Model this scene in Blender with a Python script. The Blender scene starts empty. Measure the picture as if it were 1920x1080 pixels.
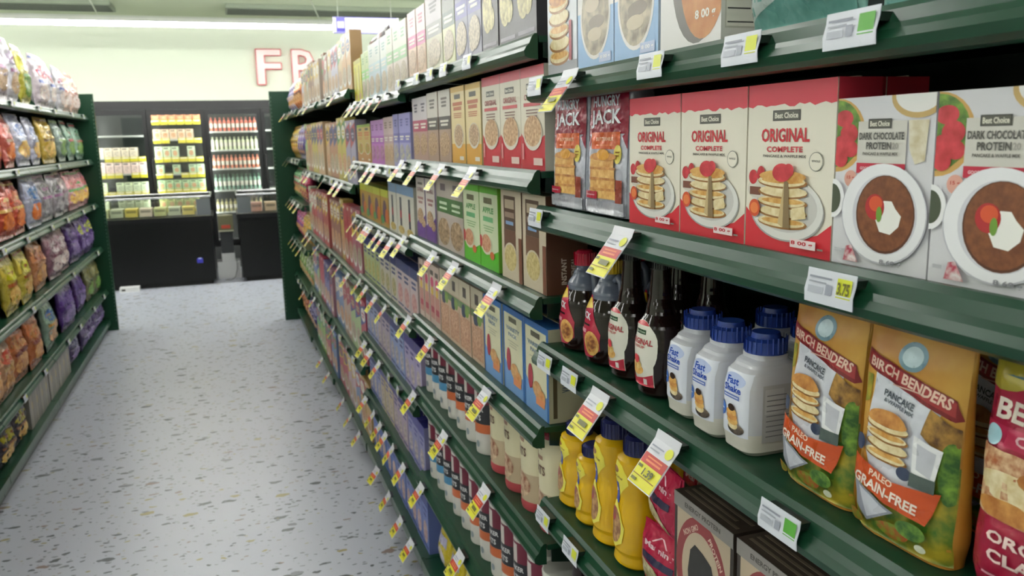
import bpy, bmesh, math, random
from mathutils import Vector, Matrix, noise
R = math.radians
PI = math.pi
S = bpy.context.scene
C = S.collection

# ------------------------------------------------------------------ camera, exposure, world, lights
cam_d = bpy.data.cameras.new('camera'); cam = bpy.data.objects.new('camera', cam_d); C.objects.link(cam)
cam_d.sensor_width = 36.0; cam_d.lens = 1544.0 / 1920.0 * 36.0
cx_ = Vector((0.9451912, -0.32566067, -0.02363707))      # camera right in world axes
cy_ = Vector((0.08110336, 0.16403649, 0.98311458))       # camera up
cz_ = -Vector((0.31628441, 0.9311483, -0.18145802))      # camera back
cam.matrix_world = Matrix(((cx_.x, cy_.x, cz_.x, 0), (cx_.y, cy_.y, cz_.y, 0), (cx_.z, cy_.z, cz_.z, 1.6), (0, 0, 0, 1)))
cam_d.clip_start = 0.02; cam_d.clip_end = 60
cam_d.dof.use_dof = True; cam_d.dof.focus_distance = 1.15; cam_d.dof.aperture_fstop = 9.5
S.camera = cam
S.view_settings.view_transform = 'Standard'; S.view_settings.look = 'None'
S.view_settings.exposure = 0.0; S.view_settings.gamma = 1.0; S.view_settings.use_curve_mapping = False
w_ = bpy.data.worlds.new('world'); S.world = w_; w_.use_nodes = True
w_.node_tree.nodes['Background'].inputs[0].default_value = (0.85, 0.9, 1.0, 1)
w_.node_tree.nodes['Background'].inputs[1].default_value = 0.3
LAMP_Y = (10.0, 7.4, 4.8, 2.2, -0.4, -3.0)
LAMP_STRENGTH = (58.0, 34.0, 26.0, 22.0, 18.0, 14.0)

# ------------------------------------------------------------------ materials
def lin(h):
    h = h.lstrip('#'); o = []
    for i in (0, 2, 4):
        v = int(h[i:i+2], 16) / 255.0
        o.append(v / 12.92 if v <= 0.04045 else ((v + 0.055) / 1.055) ** 2.4)
    return (*o, 1.0)
KIND = {'paper': (0.42, 0.0, 60, 0.0), 'plastic': (0.25, 0.0, 12, 0.0), 'foil': (0.28, 0.1, 34, 0.5), 'metal': (0.3, 0.0, 25, 0.03),
        'steel': (0.22, 0.9, 30, 0.02), 'enamel': (0.3, 0.0, 25, 0.02), 'matte': (0.8, 0.0, 40, 0.03), 'syrup': (0.12, 0.0, 10, 0.0), 'wall': (0.85, 0.0, 90, 0.03)}
_m = {}
def mat(hexc, kind='paper'):
    k = (hexc, kind)
    if k in _m: return _m[k]
    m = bpy.data.materials.new(kind + '_' + hexc.strip('#')); m.use_nodes = True
    nt = m.node_tree; b = nt.nodes['Principled BSDF']
    ro, me, sc, bump = KIND[kind]
    b.inputs['Base Color'].default_value = lin(hexc); b.inputs['Metallic'].default_value = me
    tc = nt.nodes.new('ShaderNodeTexCoord'); nz = nt.nodes.new('ShaderNodeTexNoise'); nz.inputs['Scale'].default_value = sc
    mr = nt.nodes.new('ShaderNodeMapRange'); mr.inputs[3].default_value = ro * 0.85; mr.inputs[4].default_value = ro * 1.15
    nt.links.new(tc.outputs['Object'], nz.inputs['Vector']); nt.links.new(nz.outputs[0], mr.inputs[0]); nt.links.new(mr.outputs[0], b.inputs['Roughness'])
    if bump:
        bp = nt.nodes.new('ShaderNodeBump'); bp.inputs['Strength'].default_value = bump; bp.inputs['Distance'].default_value = 0.01
        nt.links.new(nz.outputs[0], bp.inputs['Height']); nt.links.new(bp.outputs[0], b.inputs['Normal'])
    if kind == 'enamel': b.inputs['Specular IOR Level'].default_value = 0.3
    _m[k] = m; return m
def food(hexa, hexb, scale=60, kind='paper'):
    k = (hexa, hexb, scale)
    if k in _m: return _m[k]
    m = bpy.data.materials.new('printed_food_' + hexa.strip('#')); m.use_nodes = True
    nt = m.node_tree; b = nt.nodes['Principled BSDF']; b.inputs['Roughness'].default_value = 0.42
    tc = nt.nodes.new('ShaderNodeTexCoord'); nz = nt.nodes.new('ShaderNodeTexNoise'); nz.inputs['Scale'].default_value = scale; nz.inputs['Detail'].default_value = 4
    cr = nt.nodes.new('ShaderNodeValToRGB'); cr.color_ramp.elements[0].position = 0.35; cr.color_ramp.elements[1].position = 0.65
    cr.color_ramp.elements[0].color = lin(hexa); cr.color_ramp.elements[1].color = lin(hexb)
    nt.links.new(tc.outputs['Object'], nz.inputs['Vector']); nt.links.new(nz.outputs[0], cr.inputs[0]); nt.links.new(cr.outputs[0], b.inputs['Base Color'])
    _m[k] = m; return m
def emis(name, col, st):
    m = bpy.data.materials.new(name); m.use_nodes = True; nt = m.node_tree
    b = nt.nodes['Principled BSDF']; b.inputs['Base Color'].default_value = (*col, 1)
    b.inputs['Emission Color'].default_value = (*col, 1); b.inputs['Emission Strength'].default_value = st
    return m
def glass_mat(name, tint=(1, 1, 1), refl=0.06):
    m = bpy.data.materials.new(name); m.use_nodes = True; nt = m.node_tree; nt.nodes.remove(nt.nodes['Principled BSDF'])
    t = nt.nodes.new('ShaderNodeBsdfTransparent'); t.inputs[0].default_value = (*tint, 1)
    g = nt.nodes.new('ShaderNodeBsdfGlossy'); g.inputs['Roughness'].default_value = 0.04
    lw = nt.nodes.new('ShaderNodeLayerWeight'); lw.inputs[0].default_value = 0.25
    mr = nt.nodes.new('ShaderNodeMapRange'); mr.inputs[3].default_value = refl; mr.inputs[4].default_value = 0.7
    mx = nt.nodes.new('ShaderNodeMixShader')
    nt.links.new(lw.outputs['Fresnel'], mr.inputs[0]); nt.links.new(mr.outputs[0], mx.inputs[0]); nt.links.new(t.outputs[0], mx.inputs[1]); nt.links.new(g.outputs[0], mx.inputs[2])
    nt.links.new(mx.outputs[0], nt.nodes['Material Output'].inputs[0]); return m
GREEN = mat('#163f2b', 'enamel'); DKGREEN = mat('#12281d', 'metal'); BLACK = mat('#141416', 'metal'); VOID = mat('#0b0e0c', 'matte')
M_GLASS = glass_mat('clear_glass')
M_TUBES = [emis('lamp_tube_glow', (1.0, 1.0, 0.98), k) for k in LAMP_STRENGTH]
M_CASE = emis('case_light_glow', (0.93, 1.0, 0.95), 22.0)

def floor_mat():
    m = bpy.data.materials.new('speckled_vinyl_floor'); m.use_nodes = True; nt = m.node_tree; b = nt.nodes['Principled BSDF']
    b.inputs['Roughness'].default_value = 0.33
    N = nt.nodes.new; L = nt.links.new
    tc = N('ShaderNodeTexCoord')
    def math_(op, a, c=None):
        n = N('ShaderNodeMath'); n.operation = op
        for i, v in enumerate((a, c)):
            if v is None: continue
            if isinstance(v, (int, float)): n.inputs[i].default_value = v
            else: L(v, n.inputs[i])
        return n.outputs[0]
    base = N('ShaderNodeTexNoise'); base.inputs['Scale'].default_value = 1.3; L(tc.outputs['Object'], base.inputs['Vector'])
    bc = N('ShaderNodeValToRGB'); bc.color_ramp.elements[0].color = lin('#a7aab6'); bc.color_ramp.elements[1].color = lin('#b3b6c1')
    L(base.outputs[0], bc.inputs[0]); col = bc.outputs[0]
    for scale, rot, size, frac, off in ((14.5, 0.3, 0.31, 0.22, 0), (24, 1.1, 0.29, 0.42, 7.3), (42, 2.0, 0.26, 0.36, 3.1)):
        mp = N('ShaderNodeMapping'); mp.inputs['Rotation'].default_value = (0, 0, rot); mp.inputs['Location'].default_value = (off, off * 2, 0); mp.inputs['Scale'].default_value = (0.62, 1.25, 1)
        wn = N('ShaderNodeTexNoise'); wn.inputs['Scale'].default_value = 30; wn.inputs['Detail'].default_value = 2
        vm = N('ShaderNodeVectorMath'); vm.operation = 'SCALE'; vm.inputs['Scale'].default_value = 0.03
        va = N('ShaderNodeVectorMath'); va.operation = 'ADD'
        L(tc.outputs['Object'], wn.inputs['Vector']); L(wn.outputs['Color'], vm.inputs[0]); L(tc.outputs['Object'], va.inputs[0]); L(vm.outputs[0], va.inputs[1]); L(va.outputs[0], mp.inputs[0])
        vo = N('ShaderNodeTexVoronoi'); vo.voronoi_dimensions = '2D'; vo.inputs['Scale'].default_value = scale; L(mp.outputs[0], vo.inputs['Vector'])
        sp = N('ShaderNodeSeparateColor'); L(vo.outputs['Color'], sp.inputs[0])
        thr = math_('MULTIPLY', sp.outputs[1], size)
        inside = math_('LESS_THAN', vo.outputs['Distance'], thr)
        keep = math_('LESS_THAN', sp.outputs[0], frac)
        f = math_('MULTIPLY', inside, keep)
        cc = N('ShaderNodeValToRGB'); cc.color_ramp.interpolation = 'CONSTANT'; e = cc.color_ramp.elements
        e[0].color = lin('#3c4045'); e[0].position = 0; e[1].position = 0.35; e[1].color = lin('#6d7076')
        for p, h in ((0.6, '#8f8450'), (0.74, '#7d6a62'), (0.86, '#55595c')):
            q = e.new(p); q.color = lin(h)
        L(sp.outputs[2], cc.inputs[0])
        mx = N('ShaderNodeMix'); mx.data_type = 'RGBA'; L(f, mx.inputs[0]); L(col, mx.inputs[6]); L(cc.outputs[0], mx.inputs[7]); col = mx.outputs[2]
    L(col, b.inputs['Base Color']); return m

# ------------------------------------------------------------------ mesh helpers
class MB:
    def __init__(s): s.v = []; s.f = []; s.mi = []; s.sm = []; s.slots = []
    def slot(s, m):
        if m not in s.slots: s.slots.append(m)
        return s.slots.index(m)
    def add(s, vs, fs, m, smooth=False):
        o = len(s.v); s.v += [tuple(p) for p in vs]; i = s.slot(m)
        for f in fs: s.f.append([o + k for k in f]); s.mi.append(i); s.sm.append(smooth)
    def box(s, a, b, m, mats=None):
        x0, y0, z0 = a; x1, y1, z1 = b
        vs = [(x0,y0,z0),(x1,y0,z0),(x1,y1,z0),(x0,y1,z0),(x0,y0,z1),(x1,y0,z1),(x1,y1,z1),(x0,y1,z1)]
        fs = [('bottom',(3,2,1,0)),('top',(4,5,6,7)),('front',(0,1,5,4)),('right',(1,2,6,5)),('back',(2,3,7,6)),('left',(3,0,4,7))]
        for n, f in fs: s.add(vs, [f], (mats or {}).get(n, m))
    def build(s, name, parent=None, flip=False):
        me = bpy.data.meshes.new(name); me.from_pydata(s.v, [], s.f); 
        for m in s.slots: me.materials.append(m)
        me.polygons.foreach_set('material_index', s.mi); me.polygons.foreach_set('use_smooth', s.sm); me.update()
        o = bpy.data.objects.new(name, me); C.objects.link(o)
        if parent: o.parent = parent
        return o
def extrude_profile(mb, prof, y0, y1, m, axis='y', caps=True, smooth=False, closed=True):
    """prof: list of (x,z) swept along y"""
    n = len(prof); vs = [(p[0], y0, p[1]) for p in prof] + [(p[0], y1, p[1]) for p in prof]
    fs = [(i, (i+1) % n, n + (i+1) % n, n + i) for i in range(n if closed else n-1)]
    mb.add(vs, fs, m, smooth)
    if caps:
        mb.add([(p[0], y0, p[1]) for p in prof], [tuple(range(n))[::-1]], m); mb.add([(p[0], y1, p[1]) for p in prof], [tuple(range(n))], m)
def tube(mb, pts, r, m, n=8, closed_ends=True):
    rings = []
    for i, p in enumerate(pts):
        p = Vector(p); a = Vector(pts[max(0, i-1)]); b = Vector(pts[min(len(pts)-1, i+1)]); t = (b - a).normalized()
        up = Vector((0, 0, 1)) if abs(t.z) < 0.9 else Vector((1, 0, 0)); s1 = t.cross(up).normalized(); s2 = t.cross(s1)
        rr = r[i] if isinstance(r, (list, tuple)) else r
        rings.append([p + (s1 * math.cos(2*PI*k/n) + s2 * math.sin(2*PI*k/n)) * rr for k in range(n)])
    vs = [q for rg in rings for q in rg]; fs = []
    for i in range(len(pts)-1):
        for k in range(n): fs.append((i*n+k, i*n+(k+1) % n, (i+1)*n+(k+1) % n, (i+1)*n+k))
    mb.add(vs, fs, m, True)
    if closed_ends: mb.add(rings[0], [tuple(range(n))], m); mb.add(rings[-1], [tuple(range(n))[::-1]], m)

# --- flat artwork: shapes in 0..1 x 0..1, mapped onto a surface
_txt = {}
def text_mesh(t, bold=0.03):
    k = (t, bold)
    if k in _txt: return _txt[k]
    cu = bpy.data.curves.new('lettering', 'FONT'); cu.body = t; cu.offset = bold; cu.resolution_u = 2; cu.fill_mode = 'FRONT'
    o = bpy.data.objects.new('lettering', cu); C.objects.link(o); bpy.context.view_layer.update()
    me = o.evaluated_get(bpy.context.evaluated_depsgraph_get()).to_mesh()
    vs = [(v.co.x, v.co.y) for v in me.vertices]; fs = [tuple(p.vertices) for p in me.polygons]
    o.to_mesh_clear(); bpy.data.objects.remove(o); bpy.data.curves.remove(cu)
    xs = [v[0] for v in vs]; ys = [v[1] for v in vs]; x0, x1, y0, y1 = min(xs), max(xs), min(ys), max(ys)
    vs = [((x-x0)/(x1-x0) - 0.5, (y-y0)/(y1-y0) - 0.5) for x, y in vs]
    _txt[k] = (vs, fs); return _txt[k]
def art(mb, shapes, W, H, mapper, grid=None, kind='paper', step=0.00012, k0=1):
    """mapper(x,z,off) -> 3D; x in -W/2..W/2, z in 0..H"""
    for i, s in enumerate(shapes):
        t = s[0]; off = (k0 + i) * step
        if t == 'r': _, x0, y0, x1, y1, c = s[:6]; vs = [(x0,y0),(x1,y0),(x1,y1),(x0,y1)]; fs = [(0,1,2,3)]
        elif t == 'e':
            _, ex, ey, rx, ry, c = s[:6]; n = s[6] if len(s) > 6 else 20
            vs = [(ex+rx*math.cos(2*PI*k/n), ey+ry*math.sin(2*PI*k/n)) for k in range(n)]; fs = [tuple(range(n))]
        elif t == 'p': _, vs, c = s[:3]; fs = [tuple(range(len(vs)))]
        elif t == 't':
            _, txt, ex, ey, tw, th, c = s[:7]; rot = s[7] if len(s) > 7 else 0
            tv, fs = text_mesh(txt); a = H / W; vs = []
            for x, y in tv:
                x, y = x*tw, y*th*a
                if rot: x, y = x*math.cos(rot)-y*math.sin(rot), x*math.sin(rot)+y*math.cos(rot)
                vs.append((ex+x, ey+y/a))
        m = c if not isinstance(c, str) else mat(c, kind)
        if len(fs) == 1 and (min(v[0] for v in vs) < 0 or max(v[0] for v in vs) > 1 or min(v[1] for v in vs) < 0 or max(v[1] for v in vs) > 1):
            for ax, lim, sg in ((0, 0, 1), (0, 1, -1), (1, 0, 1), (1, 1, -1)):
                out = []
                for q in range(len(vs)):
                    a, b = vs[q-1], vs[q]; ia, ib = (a[ax]-lim)*sg >= 0, (b[ax]-lim)*sg >= 0
                    if ia != ib:
                        u = (lim-a[ax])/(b[ax]-a[ax]); out.append((a[0]+(b[0]-a[0])*u, a[1]+(b[1]-a[1])*u))
                    if ib: out.append(b)
                vs = out
            if len(vs) < 3: continue
            fs = [tuple(range(len(vs)))]
        P = [((x-0.5)*W, y*H) for x, y in vs]
        if grid:
            bm = bmesh.new(); bv = [bm.verts.new((x, y, 0)) for x, y in P]
            for f in fs:
                try: bm.faces.new([bv[k] for k in f])
                except ValueError: pass
            if t == 'p': bmesh.ops.triangulate(bm, faces=bm.faces[:])
            xs = [p[0] for p in P]; ys = [p[1] for p in P]
            g = grid; q = math.ceil(min(xs)/g)*g
            while q < max(xs):
                bmesh.ops.bisect_plane(bm, geom=bm.verts[:]+bm.edges[:]+bm.faces[:], plane_co=(q,0,0), plane_no=(1,0,0)); q += g
            q = math.ceil(min(ys)/g)*g
            while q < max(ys):
                bmesh.ops.bisect_plane(bm, geom=bm.verts[:]+bm.edges[:]+bm.faces[:], plane_co=(0,q,0), plane_no=(0,1,0)); q += g
            bm.normal_update(); bm.verts.index_update()
            P2 = [(v.co.x, v.co.y) for v in bm.verts]
            F2 = [[v.index for v in (f.verts if f.normal.z > 0 else reversed(f.verts))] for f in bm.faces]; bm.free()
            mb.add([mapper(x, z, off) for x, z in P2], F2, m, True)
        else:
            F2 = []
            for f in fs:
                ar = sum(P[f[k]][0]*P[f[(k+1) % len(f)]][1]-P[f[(k+1) % len(f)]][0]*P[f[k]][1] for k in range(len(f)))
                F2.append(f if ar > 0 else f[::-1])
            mb.add([mapper(x, z, off) for x, z in P], F2, m)
class Loft:
    """superellipse loft; rows (z, rx, ry); exponent n"""
    def __init__(s, rows, n=2.0, wob=0.0, seed=0, cy=0.0):
        s.rows = rows; s.n = n; s.wob = wob; s.seed = seed; s.cy = cy
    def at(s, z):
        r = s.rows
        if z <= r[0][0]: return r[0][1], r[0][2]
        for i in range(len(r)-1):
            if z <= r[i+1][0]:
                t = (z-r[i][0])/max(1e-9, r[i+1][0]-r[i][0]); t = t*t*(3-2*t) if len(r[i+1]) < 4 else t
                return r[i][1]+(r[i+1][1]-r[i][1])*t, r[i][2]+(r[i+1][2]-r[i][2])*t
        return r[-1][1], r[-1][2]
    def w(s, x, z, side):
        if not s.wob: return 0
        return s.wob * (noise.noise(Vector((x*22+s.seed*7.1, z*17+side*5, s.seed))) + 0.5*noise.noise(Vector((x*60+s.seed, z*45, side*3.3))))
    def pt(s, a, z):
        rx, ry = s.at(z); ca, sa = math.cos(a), math.sin(a); e = 2.0/s.n
        x = rx*math.copysign(abs(ca)**e, ca); y = ry*math.copysign(abs(sa)**e, sa)
        if s.wob:
            k = abs(sa)**0.5; y += math.copysign(1, sa)*s.w(x, z, 1 if sa > 0 else 0)*k*min(1, ry/0.012)
            x += 0.5*s.w(0.3, z, 2 if ca > 0 else 3)
        return (x, y + s.cy, z)
    def front(s, x, z, off):
        rx, ry = s.at(z); q = min(0.985, abs(x)/rx); y = -ry*(1-q**s.n)**(1/s.n); sa = (1-q**s.n)**0.5
        if s.wob: y -= s.w(x, z, 0)*(sa**0.5)*min(1, ry/0.012)
        return (x, y - off - 0.0006 + s.cy, z)
    def wrap(s, x, z, off):
        rx, ry = s.at(z); a = x/rx - PI/2
        return ((rx+off+0.0004)*math.cos(a), (ry+off+0.0004)*math.sin(a) + s.cy, z)
    def body(s, mb, bands, na=32, nz=None, zs=None, cap=True):
        """bands: list of (z_top, material)"""
        z0, z1 = s.rows[0][0], s.rows[-1][0]; nz = nz or 24
        zz = sorted(set([round(z0+(z1-z0)*i/nz, 5) for i in range(nz+1)] + [r[0] for r in s.rows] + [b[0] for b in bands if z0 < b[0] < z1]))
        rings = [[s.pt(2*PI*k/na, z) for k in range(na)] for z in zz]
        for i in range(len(zz)-1):
            zm = (zz[i]+zz[i+1])/2; m = next((b[1] for b in bands if zm <= b[0]), bands[-1][1])
            mb.add(rings[i]+rings[i+1], [(k, (k+1) % na, na+(k+1) % na, na+k) for k in range(na)], m, True)
        if cap:
            mb.add(rings[0], [tuple(range(na))[::-1]], bands[0][1]); mb.add(rings[-1], [tuple(range(na))], bands[-1][1])

# ------------------------------------------------------------------ things, labels
def struct(o): o['kind'] = 'structure'; return o
def empty(name, loc=(0,0,0), rz=0):
    o = bpy.data.objects.new(name, None); C.objects.link(o); o.location = loc; o.rotation_euler = (0,0,rz); o.empty_display_size = 0.05; return o
def tag(o, label, cat, group=None):
    o['label'] = label; o['category'] = cat
    if group: o['group'] = group
    return o
def copy_tree(o, parent=None):
    c = o.copy(); C.objects.link(c)
    if parent is not None: c.parent = parent
    for ch in list(o.children): copy_tree(ch, c)
    return c
REG = []   # (object, description, place, key, category): labels are settled at the end
used_proto = set()
def put(proto, x, y, z, rz, desc, place, cat, key, lean=0.0, sc=None):
    if desc.endswith(' in back row'): desc = 'back-row ' + desc[:-12]
    if lean: z += 0.095 * math.sin(abs(lean))
    if 'right bay' in place: x += XFRB[BAYR.index(next(b for b in BAYR if b in place))] - XFR
    if proto.name in used_proto: o = copy_tree(proto)
    else: o = proto; used_proto.add(proto.name)
    o.location = (x, y, z + (0.0 if cat == 'price tag' else 0.0009)); o.rotation_euler = (lean, 0, rz)
    if sc: o.scale = sc
    REG.append((o, desc, place, key, cat)); return o
ORD = ['first','second','third','fourth','fifth','sixth','seventh','eighth','ninth','tenth','eleventh','twelfth','thirteenth','fourteenth','fifteenth','sixteenth','seventeenth','eighteenth','nineteenth','twentieth']
def settle():
    d = {}
    for r in REG: d.setdefault((r[1], r[2]), []).append(r)
    for (desc, place), L in d.items():
        L.sort(key=lambda r: r[3])
        for i, (o, _, _, key, cat) in enumerate(L):
            if len(L) == 1: lab = f'{desc}, {place}'
            elif len(L) == 2: lab = f'{desc}, ' + ('nearer' if i == 0 else 'farther') + f' of two, {place}'
            else:
                a, b = i, len(L)-1-i
                if a == 0: lab = f'{desc}, nearest, {place}'
                elif b == 0: lab = f'{desc}, farthest, {place}'
                elif a <= b: lab = f'{desc}, {ORD[a]} from near end, {place}'
                else: lab = f'{desc}, {ORD[b]} from far end, {place}'
            tag(o, lab, cat, f'{desc} items, {place}' if len(L) > 1 else None)
RZ_R, RZ_L = -PI/2, PI/2
BAYR = ['nearest right bay', 'second right bay', 'third right bay', 'fourth right bay', 'fifth right bay', 'farthest right bay']
BAYL = ['farthest left bay', 'second farthest left bay', 'third farthest left bay', 'nearest left bay']
LEV = ['top shelf', 'second shelf', 'third shelf', 'fourth shelf', 'fifth shelf', 'sixth shelf', 'bottom deck']

# ------------------------------------------------------------------ room shell
XL, XR, YB, YF, ZC = -6.0, 6.5, 12.1, -6.0, 3.25
mb = MB(); mb.box((XL, YF, -0.1), (XR, YB+0.2, 0), floor_mat()); struct(mb.build('floor'))
CEIL = mat('#b3bda0', 'wall'); WALL = mat('#e8eedb', 'wall')
mb = MB(); mb.box((XL, YF, ZC), (XR, YB+0.2, ZC+0.1), CEIL); struct(mb.build('ceiling'))
for n, a, b in (('wall_back', (XL, YB, 0), (XR, YB+0.2, ZC)), ('wall_left', (XL-0.2, YF, 0), (XL, YB+0.2, ZC)), ('wall_right', (XR, YF, 0), (XR+0.2, YB+0.2, ZC)), ('wall_front', (XL-0.2, YF-0.2, 0), (XR+0.2, YF, ZC))):
    mb = MB(); mb.box(a, b, WALL); struct(mb.build(n))
for k, (a, b) in enumerate((((-2.6, 10.9, ZC-0.05), (-1.12, 11.5, ZC)), ((0.15, 10.9, ZC-0.05), (2.6, 11.5, ZC)))):
    mb = MB(); mb.box(a, b, mat('#7f8876', 'wall')); 
    for q in range(4): mb.box((a[0]+0.02, a[1]+0.08+q*0.13, a[2]-0.012), (b[0]-0.02, a[1]+0.11+q*0.13, a[2]-0.0005), mat('#4c5247', 'wall'))
    t = mb.build('ceiling_vent'); tag(t, 'long grey ceiling vent on the left, above the back wall' if k == 0 else 'long grey ceiling vent above the red wall letters', 'vent')

# fluorescent strips
def strip_light(y, i):
    t = empty('fluorescent_light', (0, y, 2.86))
    mb = MB(); mb.box((-5.8, -0.07, 0.035), (6.3, 0.07, 0.075), mat('#e8e8e2', 'metal')); mb.box((-5.8, -0.025, 0.0752), (6.3, 0.025, 0.1), mat('#d5d8d0', 'metal')); mb.build('housing', t)
    mb = MB()
    for s in (-0.035, 0.035): tube(mb, [(-5.75, s, 0.015), (6.25, s, 0.015)], 0.018, M_TUBES[i], 8)
    mb.build('tube', t)
    for x in (-4.6, -1.15, 1.15, 4.6):
        mb = MB(); tube(mb, [(x, 0, 0.1), (x - 0.12, 0, ZC - 2.86)], 0.008, mat('#c9cfbf', 'metal'), 6); mb.build('hanger', t)
    lab = ['long fluorescent strip light hanging in front of the back wall', 'fluorescent strip light over the far end of the aisle', 'fluorescent strip light over the middle of the aisle', 'fluorescent strip light over the near shelving', 'fluorescent strip light above the camera', 'fluorescent strip light behind the camera'][i]
    tag(t, lab, 'light', 'fluorescent strip lights')
for i, y in enumerate(LAMP_Y): strip_light(y, i)

# red outlined wall letters
def wall_letter(ch, x0, x1, z0, z1):
    tv, fs = text_mesh(ch, 0.02)
    t = empty('wall_letter', ((x0+x1)/2, YB, (z0+z1)/2)); w, h = x1-x0, z1-z0
    mb = MB(); P = [(x*w, y*h) for x, y in tv]; n = len(P)
    ed = {}
    for f in fs:
        for k in range(len(f)):
            e = (f[k], f[(k+1) % len(f)]); ed[tuple(sorted(e))] = ed.get(tuple(sorted(e)), 0) + 1
    side = [e for e, c in ed.items() if c == 1]
    mb.add([(x, -0.06, z) for x, z in P] + [(x, 0, z) for x, z in P], [(a, b, b+n, a+n) for a, b in side], mat('#d2303a', 'plastic')); mb.build('letter_side', t)
    mb = MB(); mb.add([(x, -0.061, z) for x, z in P], [tuple(f) for f in fs], mat('#f0d0cc', 'plastic')); mb.build('letter_face', t)
    mb = MB()
    for a, b in side:
        if math.dist(P[a], P[b]) > 0.02: tube(mb, [(P[a][0], -0.062, P[a][1]), (P[b][0], -0.062, P[b][1])], 0.006, mat('#d8505a', 'plastic'), 4)
    mb.build('letter_trim', t)
    return t
tag(wall_letter('F', 0.50, 0.83, 2.37, 2.84), 'white wall letter F with red outline above the freezer doors', 'letter')
tag(wall_letter('R', 0.97, 1.36, 2.37, 2.84), 'white wall letter R with red outline, partly behind the shelf stock', 'letter')

# ------------------------------------------------------------------ shelving
def shelf_part(parent, side, xf, y0, y1, z, depth=0.42):
    """one shelf: deck, then lip and end brackets as sub-parts. side +1 = shelf goes to +x"""
    g = lambda o, zz: (xf + side*o, zz)
    mb = MB(); prof = [g(0, z), g(depth, z), g(depth, z-0.012), g(0.002, z-0.012)]
    extrude_profile(mb, prof if side > 0 else prof[::-1], y0+0.004, y1-0.004, GREEN); s = mb.build('shelf', parent)
    mb = MB(); P = [(0.0, 0.004), (-0.006, 0.004), (-0.012, -0.002), (-0.017, -0.014), (-0.023, -0.02), (-0.028, -0.028), (-0.026, -0.037), (-0.018, -0.042), (0.0, -0.043)]
    prof = [g(a-0.0015, z+b) for a, b in P]
    extrude_profile(mb, prof, y0+0.003, y1-0.003, GREEN); mb.build("price_channel", s)
    for yy in (y0+0.004, y1-0.008):
        mb = MB(); prof = [g(0.01, z-0.0125), g(depth, z-0.0125), g(depth, z-0.10), g(0.2, z-0.075), g(0.01, z-0.04)]
        extrude_profile(mb, prof, yy, yy+0.004, DKGREEN); mb.build('bracket', s)
    return s
def bay(side, xf, y0, y1, levels, label, top=2.02, base_z=0.1):
    t = empty('gondola_bay', (xf, (y0+y1)/2, 0)); t.location = (0, 0, 0)
    mb = MB(); a, b = sorted((xf+side*0.425, xf+side*0.45)); mb.box((a, y0, 0), (b, y1, top), mat('#10201a', 'metal')); mb.build('back_panel', t)
    for z in levels: shelf_part(t, side, xf, y0, y1, z)
    mb = MB(); a, b = sorted((xf-side*0.01, xf+side*0.42)); mb.box((a, y0+0.002, base_z-0.02), (b, y1-0.002, base_z), GREEN); d = mb.build('base_deck', t)
    mb = MB(); a, b = sorted((xf-side*0.022, xf-side*0.0105)); mb.box((a, y0+0.002, base_z-0.035), (b, y1-0.002, base_z+0.006), GREEN); mb.build('price_channel', d)
    mb = MB(); a, b = sorted((xf+side*0.01, xf+side*0.03)); mb.box((a, y0+0.002, 0), (b, y1-0.002, base_z-0.021), mat('#2a3a33', 'metal')); mb.build('kick_plate', t)
    for yy in (y0, y1-0.03):
        mb = MB(); a, b = sorted((xf+side*0.4, xf+side*0.4235)); mb.box((a, yy+0.001, 0.001), (b, yy+0.029, top), DKGREEN); mb.build('upright', t)
    tag(t, label, 'shelving', 'green gondola shelving bays'); return t
XFR, XFL = 0.575, -1.085
YR = [0.28, 1.5, 2.72, 3.94, 5.16, 6.38, 7.6]
ZR = [[1.703, 1.463, 1.19, 0.86, 0.52], [1.785, 1.53, 1.28, 1.01, 0.75, 0.44], [1.76, 1.50, 1.25, 0.965, 0.68, 0.39], [1.83, 1.39, 0.94, 0.50], [1.83, 1.39, 0.94, 0.50], [1.83, 1.46, 1.12, 0.78, 0.44]]
LR = ['nearest green shelving bay on the right with pancake mixes', 'second right green shelving bay with oatmeal boxes and canisters', 'third right green shelving bay with bar boxes', 'fourth right green shelving bay full of cereal boxes', 'fifth right green shelving bay full of cereal boxes', 'farthest right green shelving bay at the aisle end']
XFRB = [0.575, 0.575, 0.575, 0.57, 0.555, 0.535]
for i in range(6): bay(1, XFRB[i], YR[i], YR[i+1], ZR[i], LR[i])
bay(1, XFR, -0.94, 0.28, [1.703, 1.463, 1.19, 0.86, 0.52], 'green shelving bay on the right beside the camera')
ZL = [1.85, 1.485, 1.12, 0.745, 0.37]
YL = [7.83, 6.61, 5.39, 4.17, 2.95]
LL = ['farthest left green shelving bay of snack bags', 'left green shelving bay next to the farthest', 'third-farthest left green shelving bay of snacks', 'nearest left green shelving bay, at the frame edge']
for i in range(4): bay(-1, XFL, YL[i+1], YL[i], ZL, LL[i])
# end panels with slotted edges
def end_panel(side, xa, xb, y0, y1, label):
    t = empty('end_panel', (0, 0, 0)); mb = MB(); a, b = sorted((xa, xb)); mb.box((a, y0, 0), (b, y1, 2.03), GREEN); mb.build('panel', t)
    mb = MB()
    for k in range(60):
        z = 0.08 + k*0.032; s = -side
        mb.box((xa + (0.008 if side > 0 else -0.014), y0-0.0012, z), (xa + (0.014 if side > 0 else -0.008), y0-0.0002, z+0.016), mat('#5d7a68', 'metal'))
    mb.build('slot_strip', t); tag(t, label, 'shelving panel', 'green end panels')
end_panel(1, 0.40, 1.02, 7.602, 7.64, 'tall green end panel closing the right shelving run')
end_panel(-1, -1.01, -1.53, 7.832, 7.87, 'tall green end panel closing the left shelving run')
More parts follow.
